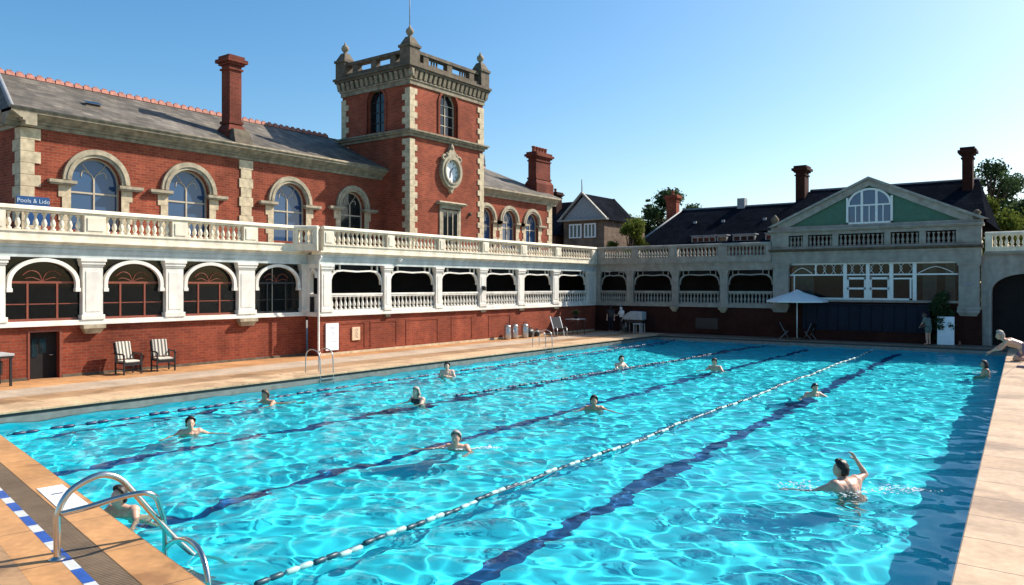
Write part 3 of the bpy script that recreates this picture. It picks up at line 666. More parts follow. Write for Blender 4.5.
tower = thing('clock_tower', 'square red brick clock tower with stone quoins, dentilled cornice and corner finials', 'tower', (-29.5, 31, 0))
TX0, TX1, TY0, TY1 = -32.0, -27.0, 28.2, 34.1
TE, TSo = EAST(TX1), SOUTH(TY0)
mb = MB(TE); wall_with_arches(mb, TY0, TY1, 4.3, 10.72, [], n=0)
wall_with_arches(mb, TY0, TY1, 10.72, 13.25, [(31.15, .72, 10.95, 12.55)], .35); mb.build('east_wall', 'brick', tower)
mb = MB(TSo); wall_with_arches(mb, TX0, TX1, 4.3, 10.72, []); wall_with_arches(mb, TX0, TX1, 10.72, 13.25, [(-29.42, .66, 10.95, 12.55)], .35); mb.build('south_wall', 'brick', tower)
mb = MB(); mb.quad((TX0, TY0, 4), (TX0, TY1, 4), (TX0, TY1, 13.3), (TX0, TY0, 13.3)); mb.quad((TX0, TY1, 4), (TX1, TY1, 4), (TX1, TY1, 13.3), (TX0, TY1, 13.3)); mb.build('back_walls', 'brick', tower)
mb = MB(); mb.quad((TX0, TY0, 13.3), (TX1, TY0, 13.3), (TX1, TY1, 13.3), (TX0, TY1, 13.3)); mb.build('roof_deck', 'lead', tower)
for tf, u, h in ((TE, 31.15, .72), (TSo, -29.42, .66)):
    mb = MB(tf); mb.band([(u - h, 10.95)] + arc(u, 12.55, h, h, 20) + [(u + h, 10.95)], [(u - h - .14, 10.95)] + arc(u, 12.55, h + .14, h + .14, 20) + [(u + h + .14, 10.95)], -.05, .06); mb.build('brick_arch', 'brick_base', tower)
    fr = MB(tf)
    fr.band([(u - h + .07, 10.97)] + arc(u, 12.55, h - .07, h - .07, 20) + [(u + h - .07, 10.97)], [(u - h, 10.97)] + arc(u, 12.55, h, h, 20) + [(u + h, 10.97)], -.33, -.25)
    fr.box(u - .025, u + .025, -.32, -.26, 10.97, 13.2)
    for z in (11.5, 12.05, 12.58): fr.box(u - h + .07, u + h - .07, -.318, -.262, z - .02, z + .02)
    f = fr.build('window', 'frame_cream' if tf is TE else 'black', tower)
    MB(tf).prism([(u - h, 10.97)] + arc(u, 12.55, h, h, 20) + [(u + h, 10.97)], -.31, -.30).build('pane', 'glass_dark', f)
for (cx, sx) in ((TX1, -1), (TX0, 1)):
    for (cyy, sy) in ((TY0, 1), (TY1, -1)):
        for lo, hi in ((4.4, 10.5), (10.85, 13.1)):
            mb = MB(); e = .045
            for k, z in enumerate(np.arange(lo, hi - .2, .3)):
                l, l2 = (.5, .32) if k % 2 else (.3, .5)
                xa, xb = sorted((cx - sx * e, cx + sx * l)); ya, yb = sorted((cyy - sy * e, cyy + sy * l2))
                mb.box(xa, xb, ya, yb, z + .004, z + .296)
            mb.build('quoin_strip', 'quoin', tower)
def ring(mb, p, za, zb):
    mb.box(TX0 - p, TX1 + p, TY0 - p, TY0 + .3, za, zb); mb.box(TX0 - p, TX1 + p, TY1 - .3, TY1 + p, za, zb)
    mb.box(TX0 - p, TX0 + .3, TY0 + .3, TY1 - .3, za, zb); mb.box(TX1 - .3, TX1 + p, TY0 + .3, TY1 - .3, za, zb)
mb = MB(); ring(mb, .08, 10.52, 10.66); ring(mb, .2, 10.66, 10.76); ring(mb, .28, 10.76, 10.84); mb.build('string_course', 'stone_mid', tower)
mb = MB(); ring(mb, .07, 13.12, 13.34); ring(mb, .12, 13.34, 13.42); mb.build('frieze', 'stone_mid', tower)
mb = MB(); ring(mb, .10, 13.42, 13.86)
mb.build('dentil_backing', 'stone_dark', tower)
mb = MB()
for y in np.arange(TY0 - .2, TY1 + .2, .36): mb.slab((TX1 + .08, TX1 + .16, y, y + .2), (TX1 + .08, TX1 + .27, y, y + .2), 13.44, 13.82)
for x in np.arange(TX0 - .2, TX1 + .2, .36): mb.slab((x, x + .2, TY0 - .16, TY0 - .08), (x, x + .2, TY0 - .27, TY0 - .08), 13.44, 13.82)
mb.build('dentils', 'stone_mid', tower)
mb = MB(); ring(mb, .30, 13.84, 13.96); ring(mb, .37, 13.96, 14.08); mb.build('cornice', 'stone_dark', tower)
mb = MB(); ring(mb, .12, 14.08, 14.32); ring(mb, .14, 14.72, 14.88)
for y in np.linspace(TY0 + .9, TY1 - 1.3, 3): mb.box(TX1 - .2, TX1 + .1, y, y + .4, 14.32, 14.72)
for x in np.linspace(TX0 + .9, TX1 - 1.3, 3): mb.box(x, x + .4, TY0 - .1, TY0 + .2, 14.32, 14.72)
for y in np.linspace(TY0 + .9, TY1 - 1.3, 3): mb.box(TX0 - .1, TX0 + .2, y, y + .4, 14.32, 14.72)
for x in np.linspace(TX0 + .9, TX1 - 1.3, 3): mb.box(x, x + .4, TY1 - .2, TY1 + .1, 14.32, 14.72)
for y0_, y1_ in ((TY0 + .7, TY0 + 1.7), (31.2, 32.0)):       # crossed pierced panels
    for k in range(3): mb.box(TX1 - .06, TX1 + .0, y0_ + .9 + k * .2, y0_ + .98 + k * .2, 14.32, 14.72)
mb.build('parapet', 'stone_dark', tower)
for (x, y) in ((TX1 - .1, TY0 + .1), (TX0 + .1, TY0 + .1), (TX1 - .1, TY1 - .1), (TX0 + .1, TY1 - .1)):
    mb = MB(); h = .36; mb.box(x - h, x + h, y - h, y + h, 14.085, 14.95); mb.box(x - h - .06, x + h + .06, y - h - .06, y + h + .06, 14.95, 15.08); mb.slab((x - h, x + h, y - h, y + h), (x - .16, x + .16, y - .16, y + .16), 15.08, 15.5)
    p = mb.build('corner_pier', 'stone_dark', tower)
    MB().lathe([(.14, 15.5), (.08, 15.56), (.17, 15.66), (.21, 15.78), (.17, 15.9), (.07, 15.98), (.03, 16.12)], (x, y, 0), 12).build('finial', 'stone_mid', p)
MB().tube([(-27.3, 28.5, 15.9), (-27.3, 28.5, 18.2)], .025, 6).build('flagpole', 'lead', tower)
# clock
CY, CZ = 31.25, 9.05
def ell(r, n=40): return [(CY + r * .92 * math.cos(2 * math.pi * k / n), CZ + r * 1.0 * math.sin(2 * math.pi * k / n)) for k in range(n + 1)]
mb = MB(TE); mb.band(ell(.66), ell(.88), -.02, .22); mb.band(ell(.62), ell(.70), -.02, .28); mb.band(ell(.84), ell(.92), -.02, .16)
ck = mb.build('clock_surround', 'stone', tower)
mb = MB(TE); mb.prism([(CY - .34, 9.78), (CY + .34, 9.78), (CY + .26, 10.0), (CY + .30, 10.06), (CY + .14, 10.22), (CY + .1, 10.4), (CY, 10.55), (CY - .1, 10.4), (CY - .14, 10.22), (CY - .30, 10.06), (CY - .26, 10.0)], 0, .2)
for s in (-1, 1): mb.ball((CY + s * .36, .12, 9.9), .13, 10, 6); mb.tube(smooth([(CY + s * .6, .12, 9.62), (CY + s * .75, .14, 9.72), (CY + s * .62, .14, 9.86), (CY + s * .45, .12, 9.84)]), .07, 6)
mb.ball((CY, .14, 10.3), .13, 10, 6); mb.prism([(CY - .26, 8.24), (CY + .26, 8.24), (CY + .1, 8.02), (CY, 7.86), (CY - .1, 8.02)], 0, .17); mb.ball((CY, .12, 8.2), .13, 10, 6)
mb.build('clock_ornament', 'stone', ck)
mb = MB(TE); mb.prism(ell(.66)[:-1], .02, .06); dl = mb.build('clock_face', 'clockface', tower)
mb = MB(TE)
for k in range(12):
    a_ = R(30 * k); c0, s0 = math.cos(a_), math.sin(a_)
    p = lambda r, w_: (CY + (r * c0 - w_ * s0) * .92, CZ + r * s0 + w_ * c0)
    mb.prism([p(.46, -.022), p(.58, -.022), p(.58, .022), p(.46, .022)], .062, .072)
mb.build('hour_marks', 'ink', dl)
def hand(ang, L, w_):
    a_ = R(90 - ang); c0, s0 = math.cos(a_), math.sin(a_); p = lambda r, q: (CY + (r * c0 - q * s0), CZ + r * s0 + q * c0)
    MB(TE).prism([p(-.1, -w_), p(L * .7, -w_ * 1.2), p(L, 0), p(L * .7, w_ * 1.2), p(-.1, w_)], .075, .09).build('clock_hand', 'ink', dl)
hand(188, .36, .03); hand(42, .36, .022)
mb = MB(TE); mb.box(30.4, 30.58, 0, .06, 4.4, 7.05); mb.box(31.92, 32.1, 0, .06, 4.4, 7.05); mb.box(30.4, 32.1, 0, .09, 7.052, 7.25); mb.box(30.15, 32.35, 0, .25, 7.25, 7.33); mb.slab((30.1, 32.4, 0, .34), (30.2, 32.3, 0, .2), 7.33, 7.42); mb.build('window_surround', 'stone', tower)
fr = MB(TE); fr.box(30.58, 31.92, .01, .05, 6.85, 6.98); fr.box(30.58, 30.68, .01, .05, 4.5, 6.85); fr.box(31.82, 31.92, .01, .05, 4.5, 6.85)
for u in (31.0, 31.42): fr.box(u, u + .06, .01, .05, 4.5, 6.85)
f = fr.build('window', 'stone', tower); MB(TE).box(30.6, 31.9, -.01, .015, 4.5, 6.9).build('pane', 'glass_dark', f)
mb = MB(TE); mb.ball((32.9, .06, 6.9), .1, 10, 6); mb.build('wall_lamp', 'stone_dark', tower)

wing = thing('brick_hall', 'short red brick hall with paired arched windows beyond the clock tower', 'hall', (-29, 39, 0))
mb = MB(TH); ops = [(36.9, .72, 5.0, 7.0), (39.3, .72, 5.0, 7.0), (41.85, .72, 5.0, 7.0)]
wall_with_arches(mb, 34.1, 44.2, 4.3, 8.5, ops); mb.quad((44.2, 0, 4.3), (44.2, -7, 4.3), (44.2, -7, 8.5), (44.2, 0, 8.5)); mb.build('brick_wall', 'brick', wing)
for op in ops: arched_window(wing, TH, op[0], op[1], 5.0, op[3], 'glass_blue')
mb = MB(TH)
for k, z in enumerate(np.arange(4.4, 8.4, .4)):
    l = .62 if k % 2 else .42; mb.box(44.22 - l, 44.22, -.5, .04, z + .006, z + .394)
mb.build('quoin_strip', 'quoin', wing)
mb = MB(TH); eaves(mb, 34.2, 44.7, 8.42); mb.build('eaves_cornice', 'stone', wing)
mb = MB(); RX2 = -33.2
mb.quad((-28.5, 34.1, 8.93), (-28.5, 44.7, 8.93), (RX2, 42.2, RZ), (RX2, 34.1, RZ)); mb.quad((-28.5, 44.7, 8.93), (-38, 44.7, 8.93), (RX2, 42.2, RZ)); mb.quad((RX2, 34.1, RZ), (RX2, 42.2, RZ), (-38, 44.7, 8.93), (-38, 34.1, 8.93))
rf2 = mb.build('roof', 'slate', wing)
mb = MB()
for y in np.arange(34.2, 42.1, .36): mb.slab((RX2 - .12, RX2 + .12, y, y + .33), (RX2 - .05, RX2 + .05, y + .02, y + .31), RZ - .03, RZ + .13); mb.box(RX2 - .03, RX2 + .03, y + .08, y + .24, RZ + .12, RZ + .19)
mb.build('ridge_tiles', 'tile_red', rf2)
MB().lathe([(.05, 0), (.09, .1), (.04, .25), (.06, .35), (.015, .9)], (RX2, 42.15, RZ + .1), 8).build('finial', 'lead', rf2)
chimney(rf2, -30.1, -29.45, 43.0, 44.75, 8.9, 10.2, 12.05, 'brick_sooty', 5)

# ================================================================ shaded far range: veranda, gabled pavilion, gateway
TFAR = SOUTH(44.5)
fv = thing('veranda_building', 'shaded grey white veranda with four flattened arches across the far end of the pool', 'veranda', (-19.8, 44.5, 0))
PF = [(-25.66, -25.3), (-23.44, -22.88), (-20.31, -19.78), (-17.22, -16.66), (-14.05, -13.1)]
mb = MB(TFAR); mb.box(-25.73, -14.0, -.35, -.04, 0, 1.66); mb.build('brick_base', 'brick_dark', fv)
mb = MB(TFAR); mb.box(-18.7, -17.3, -.04, -.01, .35, 1.0); mb.build('vent_panel', 'black', fv)
mb = MB(TFAR); mb.box(-25.6, -14.0, -.35, .10, 1.665, 1.73); mb.box(-25.6, -14.0, -.35, .06, 1.73, 1.85); mb.build('sill_band', 'shade_stone', fv, .006)
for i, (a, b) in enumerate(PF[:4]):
    mb = MB(TFAR); pier(mb, a, b, 1.85, 3.88); mb.build('pier', 'shade_stone', fv, .006)
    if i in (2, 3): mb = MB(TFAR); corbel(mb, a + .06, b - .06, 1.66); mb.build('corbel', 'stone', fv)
mb = MB(TFAR); entablature(mb, -25.64, -14.05, 3.88, 4.28); mb.build('fascia', 'shade_stone', fv)
mb = MB(TFAR); cornice(mb, -25.62, -14.05, 4.283); mb.build('cornice', 'shade_stone', fv)
mb = MB(TFAR); mb.box(-25.3, -14.05, -3.3, -.301, 3.9, 4.42); mb.build('terrace_roof', 'lead', fv)
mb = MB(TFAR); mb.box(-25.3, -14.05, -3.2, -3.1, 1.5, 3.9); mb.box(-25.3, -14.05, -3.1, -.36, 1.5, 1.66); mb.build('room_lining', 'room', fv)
for i in range(4): open_bay(fv, TFAR, PF[i][1], PF[i + 1][0], 'shade_stone', small_bal_grey_me, True, 12)
balustrade('shaded grey balustrade along the roof of the far veranda, ending at the gabled pavilion', TFAR, [(-25.7, -24.9), (-22.9, -22.45), (-20.3, -19.8), (-17.2, -16.65), (-14.35, -14.05)], 4.436, 11, 'shade_stone', baluster_grey_me)

pav = thing('pavilion_building', 'grey white gabled pavilion with green pediment and wide windows over a navy counter', 'pavilion', (-9, 44.5, 0))
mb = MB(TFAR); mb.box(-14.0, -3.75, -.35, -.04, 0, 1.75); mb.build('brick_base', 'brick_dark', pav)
for a, b in ((-14.05, -13.1), (-4.8, -3.82)):
    mb = MB(TFAR); pier(mb, a, b, 1.75, 4.22, .09); mb.build('pier', 'shade_stone', pav, .008)
    mb = MB(TFAR); corbel(mb, a + .03, b - .03, 1.745); mb.build('corbel', 'shade_stone', pav)
mb = MB(TFAR); mb.box(-5.1, -4.5, .105, .12, 3.0, 3.12)
mb = MB(TFAR); mb.box(-13.1, -4.8, -.3, .12, 2.08, 2.2); mb.build('sill', 'shade_stone', pav)
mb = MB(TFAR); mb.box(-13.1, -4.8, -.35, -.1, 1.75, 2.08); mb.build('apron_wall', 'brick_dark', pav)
W0, W1 = -13.1, -4.8
fr = MB(TFAR)
for u in (-11.7, -10.15): fr.box(u - .04, u + .04, -.26, -.18, 3.55, 4.2)
for u in (-10.15, -9.0, -7.85, -6.75): fr.box(u - .09, u + .09, -.28, -.12, 2.2, 4.2)
fr.box(W0, W1, -.26, -.17, 3.52, 3.6)
fr.box(W0, W1, -.26, -.17, 4.12, 4.22); fr.box(-12.9, -12.84, -.24, -.18, 2.2, 3.52)
fr.box(W0, -7.0, -.26, -.1, 2.2, 2.3)
for a, b in ((-10.06, -9.09), (-8.91, -7.94)):
    fr.box(a, a + .1, -.25, -.15, 2.3, 3.4); fr.box(b - .1, b, -.25, -.15, 2.3, 3.4); fr.box(a, b, -.25, -.15, 3.3, 3.42); fr.box(a, b, -.25, -.15, 2.76, 2.86)
fr.box(-7.76, -6.84, -.25, -.15, 3.3, 3.38); fr.box(-6.98, -6.9, -.25, -.16, 2.3, 3.3)
for k, u in enumerate(np.arange(-11.6, -6.9, .24)): fr.tube([(u, -.22, 3.6), (u + (.18 if k % 2 else -.18), -.22, 3.88), (u, -.22, 4.12)], .018, 5)
for u0, u1 in ((-13, -11.9), (-6.6, -5)): fr.tube(smooth([(u0, -.22, 3.62), ((u0 + u1) / 2, -.22, 3.95), (u1, -.22, 3.64)]), .025, 5)
wf = fr.build('window_frame', 'frame_white', pav)
MB(TFAR).box(W0, W1, -.235, -.225, 2.2, 4.2).build('pane', 'pane', wf)
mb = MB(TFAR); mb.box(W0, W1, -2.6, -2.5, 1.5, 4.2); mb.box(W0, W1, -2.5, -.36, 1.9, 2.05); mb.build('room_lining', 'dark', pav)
MB(TFAR).box(-14.0, -3.8, -3.4, -.301, 4.23, 4.5).build('terrace_roof', 'lead', pav)
mb = MB(TFAR)
for u in (-12.2, -6.1): mb.box(u - .32, u + .32, -.5, -.44, 2.2, 4.1)
for u in (-12.75, -5.2): mb.box(u - .2, u + .24, -.6, -.55, 2.2, 4.1)
mb.build('curtain', 'curtain', pav)
mb = MB(TFAR); entablature(mb, -14.1, -3.75, 4.22, 4.86, .08); mb.build('fascia', 'shade_stone', pav)
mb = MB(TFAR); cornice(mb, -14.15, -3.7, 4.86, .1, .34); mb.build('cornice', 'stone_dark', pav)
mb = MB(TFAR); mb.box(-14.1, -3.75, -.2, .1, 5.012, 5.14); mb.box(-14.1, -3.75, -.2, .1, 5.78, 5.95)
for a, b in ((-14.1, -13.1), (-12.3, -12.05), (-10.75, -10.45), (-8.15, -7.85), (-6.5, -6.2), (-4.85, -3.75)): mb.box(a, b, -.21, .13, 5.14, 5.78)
mb.build('parapet', 'shade_stone', pav, .006)
for a, b, k in ((-13.1, -12.3, 4), (-12.05, -10.75, 6), (-10.45, -8.15, 10), (-7.85, -6.5, 6), (-6.2, -4.85, 6)):
    for q in range(k): inst(baluster_grey_me, 'baluster', TFAR(a + (b - a) * (q + .5) / k, -.05, 5.155), pav)
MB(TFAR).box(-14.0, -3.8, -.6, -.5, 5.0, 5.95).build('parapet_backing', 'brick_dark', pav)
mb = MB(TFAR); cornice(mb, -14.2, -3.65, 5.953, .05, .3); mb.box(-14.1, -3.7, -.3, .1, 6.10, 6.28); mb.build('pediment_cornice', 'shade_stone', pav)
AX, AZ = -8.9, 8.72
mb = MB(TFAR)
L0, R0 = (-14.0, 6.28), (-3.7, 6.28)
th = .34
mb.prism([L0, (AX, AZ - .06), (AX, AZ - .06 - th), (L0[0] + .95, 6.28)], -.2, .12); mb.prism([(AX, AZ - .06), R0, (R0[0] - .95, 6.28), (AX, AZ - .06 - th)], -.2, .12)
mb.prism([(L0[0] - .25, 6.28), (AX, AZ + .06), (AX, AZ - .06), (L0[0] + .05, 6.28)], -.2, .3); mb.prism([(AX, AZ + .06), (R0[0] + .25, 6.28), (R0[0] - .05, 6.28), (AX, AZ - .06)], -.2, .3)
mb.build('raking_cornice', 'shade_stone', pav)
MB(TFAR).prism([(-13.3, 6.28), (AX, AZ - .3), (-4.4, 6.28)], -.28, -.06).build('tympanum', 'green', pav)
gw = MB(TFAR); a, b = -10.05, -7.75
gw.box(a, a + .11, -.06, .06, 6.28, 7.72); gw.box(b - .11, b, -.06, .06, 6.28, 7.72); gw.box(-9.32, -9.2, -.06, .05, 6.28, 8.1); gw.box(-8.6, -8.48, -.06, .05, 6.28, 8.1)
gw.band(arc(AX, 7.32, .98, .76, 20), arc(AX, 7.32, 1.08, .86, 20), -.05, .07)
gw.box(a, b, -.05, .055, 7.24, 7.32); gw.box(a, b, -.05, .06, 6.28, 6.38)
for u in (-9.58, -8.22, -9.0 + .1): gw.box(u - .025, u + .025, -.05, .03, 6.38, 7.24)
g_ = gw.build('gable_window', 'frame_white', pav); MB(TFAR).prism([(a + .15, 6.3), (b - .15, 6.3), (b - .12, 7.32)] + arc(AX, 7.32, 1.03, .81, 20, 0, 180) + [(a + .12, 7.32)], -.05, -.02).build('pane', 'glass_blue', g_)
mb = MB()
EV = (45.2, 6.2); RG = (49.6, 8.85)
mb.quad((-15.2, EV[0], EV[1]), (-3.6, EV[0], EV[1]), (-4.3, RG[0], RG[1]), (-13.3, RG[0], RG[1]))
mb.quad((-15.2, 54, 6.2), (-3.6, 54, 6.2), (-4.3, RG[0], RG[1]), (-13.3, RG[0], RG[1])); mb.quad((-15.2, EV[0], EV[1]), (-13.3, RG[0], RG[1]), (-15.2, 54, 6.2)); mb.quad((-3.6, EV[0], EV[1]), (-4.3, RG[0], RG[1]), (-3.6, 54, 6.2))
mb.quad((L0[0] - .2, 44.3, 6.26), (AX, 44.3, AZ), (AX, 49.0, AZ), (L0[0] - .2, 45.4, 6.26)); mb.quad((R0[0] + .2, 44.3, 6.26), (AX, 44.3, AZ), (AX, 49.0, AZ), (R0[0] + .2, 45.4, 6.26))
prf = mb.build('roof', 'slate_dark', pav)
MB().tube([(-13.3, RG[0], RG[1] + .02), (-4.3, RG[0], RG[1] + .02)], .07, 6).build('ridge_tiles', 'lead', prf)
chimney(prf, -13.95, -13.4, 48.7, 49.6, 7.5, 9.2, 10.35, 'brick_dark', 0, waist=False)
chimney(prf, -5.0, -4.5, 48.4, 49.1, 6.3, 9.5, 10.5, 'brick_dark', 0, waist=False)
mb = MB(TFAR); mb.lathe([(.2, 6.28), (.24, 6.4), (.12, 6.5), (.2, 6.62), (.23, 6.75), (.12, 6.9), (.05, 7.0)], (-13.9, 0, 0), 10); mb.lathe([(.2, 6.28), (.24, 6.4), (.12, 6.5), (.2, 6.62), (.05, 6.75)], (-3.95, 0, 0), 10); mb.build('stone_urn', 'stone_dark', pav)
mb = MB(TFAR); mb.box(-4.55, -4.1, .125, .135, 3.0, 3.12); mb.build('wall_plaque', 'lead', pav)

gat = thing('gateway_building', 'plain grey wall with a wide dark arched opening at the far right corner', 'gateway', (-1, 44.6, 0))
TG = SOUTH(44.7)
mb = MB(TG)
aw = [( -2.9 + 0, 0)]
pts = [(-3.35, 0)] + [(-3.35 + (3.0) * (1 - math.cos(R(180 * k / 24))) / 2, 2.55 + 1.0 * math.sin(R(180 * k / 24)) ** .8) for k in range(25)] + [(-.35, 0)]
for i in range(len(pts) - 1):
    (ua, za), (ub, zb) = pts[i], pts[i + 1]
    if ub > ua: mb.quad((ua, 0, za), (ub, 0, zb), (ub, 0, 4.5), (ua, 0, 4.5))
    mb.quad((ua, 0, za), (ub, 0, zb), (ub, -.5, zb), (ua, -.5, za))
mb.quad((-3.8, 0, 0), (-3.35, 0, 0), (-3.35, 0, 4.5), (-3.8, 0, 4.5)); mb.quad((-.35, 0, 0), (9, 0, 0), (9, 0, 4.5), (-.35, 0, 4.5)); mb.build('rendered_wall', 'shade_stone', gat)
mb = MB(TG); off = [(-3.35 - .16, 0)] + [(-1.85 + (p[0] + 1.85) * 1.1, 2.5 + (p[1] - 2.5) * 1.15) for p in pts[1:-1]] + [(-.35 + .16, 0)]; mb.band(pts, off, -.02, .05); mb.build('arch_moulding', 'shade_stone', gat)
MB(TG).box(-3.4, -.3, -.7, -.6, 0, 3.7).build('gate_door', 'dark', gat)
mb = MB(TG); cornice(mb, -3.64, 9, 4.5, 0, .3); mb.build('cornice', 'shade_stone', gat)
MB(TG).box(-3.7, 9, -3, -.31, 4.3, 4.6).build('terrace_roof', 'lead', gat)
balustrade('pale balustrade on the gateway wall in front of the right hand trees', TG, [(-3.6, -3.3), (.2, .7), (4.2, 4.7)], 4.66, .24, 'cream', None, pz=.2)

# ---------------------------------------------------------------- buildings and trees beyond
def gable_roof_x(mb, x0, x1, y0, y1, ze, zr, hip0=0, hip1=0):
    ym = (y0 + y1) / 2
    mb.quad((x0, y0, ze), (x1, y0, ze), (x1 - hip1, ym, zr), (x0 + hip0, ym, zr)); mb.quad((x0, y1, ze), (x1, y1, ze), (x1 - hip1, ym, zr), (x0 + hip0, ym, zr))
    mb.quad((x0, y0, ze), (x0 + hip0, ym, zr), (x0, y1, ze)); mb.quad((x1, y0, ze), (x1 - hip1, ym, zr), (x1, y1, ze))
lb = thing('slate_roofed_building', 'long low building with a dark slate roof and white dormers behind the far veranda', 'building', (-22, 64, 0))
MB().box(-30.0, -15, 60.4, 70, 0, 6.4).build('wall', 'brick_brown', lb)
mb = MB(); gable_roof_x(mb, -30.8, -14.4, 59.8, 70.6, 6.3, 9.75, 2.2, 0); lr = mb.build('roof', 'slate_dark', lb)
MB().tube([(-28.6, 65.2, 9.78), (-14.4, 65.2, 9.78)], .08, 6).build('ridge_tiles', 'lead', lr)
MB().tube([(-30.8, 59.8, 6.34), (-28.6, 65.2, 9.78)], .08, 6).build('hip_tiles', 'lead', lr)
for (u0, u1) in ((-25.6, -23.6), (-23.4, -22.7), (-22.1, -20.4), (-19.5, -17.6), (-17.3, -16.2)):
    mb = MB(SOUTH(60.2)); z0, z1 = 6.3, 7.02
    mb.box(u0, u1, -2.2, -.05, z0, z1 - .02); mb.box(u0 - .08, u1 + .08, -2.4, .1, z1 - .02, z1 + .06)
    k = max(1, round((u1 - u0) / .5)); d_ = MB(SOUTH(60.2)); 
    for q in range(k + 1): u = u0 + (u1 - u0) * q / k; d_.box(u - .05, u + .05, -.05, .03, z0 + .1, z1 - .1)
    d_.box(u0, u1, -.05, .04, z1 - .16, z1 - .03); d_.box(u0, u1, -.05, .04, z0, z0 + .25)
    w_ = d_.build('dormer_window', 'shade_stone', lb); MB(SOUTH(60.2)).box(u0, u1, -.1, -.04, z0 + .2, z1 - .12).build('pane', 'glass_dark', w_); mb.build('dormer_cheek', 'lead', w_)
chimney(lr, -30.6, -29.6, 66.0, 66.7, 7.5, 9.2, 11.3, 'brick', 1, waist=False)
MB().box(-23.5, -22.85, 64.9, 65.6, 9.4, 10.45).build('roof_vent', 'lead', lr)
for u in (-26.5, -24.0, -20.5): MB().box(u - .12, u + .12, 62.9, 63.1, 8.2, 8.5).build('vent_pipe', 'lead', lr)

hs = thing('stone_house', 'stone house with steep dark roofs, a gable and white windows behind the brick hall', 'house', (-39, 64, 0))
MB().box(-43.2, -36.6, 62, 70, 0, 8.0).build('wall', 'stone_wall', hs)
mb = MB(SOUTH(60.6)); mb.box(-38.4, -34.1, -8, 0, 0, 9.0); mb.build('front_wall', 'stone_wall', hs)
mb = MB(); gable_roof_x(mb, -44.5, -36.0, 61, 71, 8.0, 11.35, 1.5, 0); hr = mb.build('roof', 'slate_dark', hs)
mb = MB(); gx0, gx1, ga = -38.75, -33.75, -36.25
mb.quad((gx0, 60.2, 8.85), (ga, 60.2, 11.35), (ga, 66.5, 11.35), (gx0, 66.5, 8.85)); mb.quad((gx1, 60.2, 8.85), (ga, 60.2, 11.35), (ga, 66.5, 11.35), (gx1, 66.5, 8.85)); mb.build('gable_roof', 'slate_dark', hr)
MB(SOUTH(60.5)).prism([(gx0 + .3, 9.0), (gx1 - .3, 9.0), (ga, 11.1)], -.2, 0).build('gable_boards', 'lead', hs)
mb = MB(SOUTH(60.3)); mb.band([(gx0, 8.8), (ga, 11.3), (gx1, 8.8)], [(gx0 - .1, 8.95), (ga, 11.5), (gx1 + .1, 8.95)], -.2, .1); mb.box(gx0 - .1, gx1 + .1, -.3, .15, 8.85, 9.0); mb.build('bargeboard', 'shade_stone', hs)
mb = MB(); mb.quad((-44.0, 59.6, 7.6), (-38.4, 59.6, 7.6), (-39.0, 62.0, 9.6), (-43.2, 62.0, 9.6)); mb.quad((-38.4, 59.6, 7.6), (-38.4, 62.5, 7.6), (-39, 62.0, 9.6)); mb.build('bay_roof', 'slate_dark', hr)
MB().box(-43.6, -38.9, 60, 62, 0, 7.58).build('bay_wall', 'brick_brown', hs)
for u0, u1 in ((-37.7, -36.5), (-36.1, -35.0)):
    mb = MB(SOUTH(60.6)); z0, z1 = 7.3, 8.6
    for q in range(4): u = u0 + (u1 - u0) * q / 3; mb.box(u - .07, u + .07, 0, .08, z0, z1)
    mb.box(u0, u1, 0, .07, z1 - .12, z1); mb.box(u0, u1, 0, .09, z0, z0 + .1); w_ = mb.build('window', 'frame_white', hs); MB(SOUTH(60.6)).box(u0, u1, 0, .03, z0, z1).build('pane', 'glass_dark', w_)
chimney(hr, -42.3, -41.4, 64.0, 65.0, 9, 10.0, 12.2, 'brick_dark', 1, waist=False)
MB().tube([(ga, 60.3, 11.3), (ga, 60.3, 12.6)], .05, 6).build('finial', 'lead', hr)

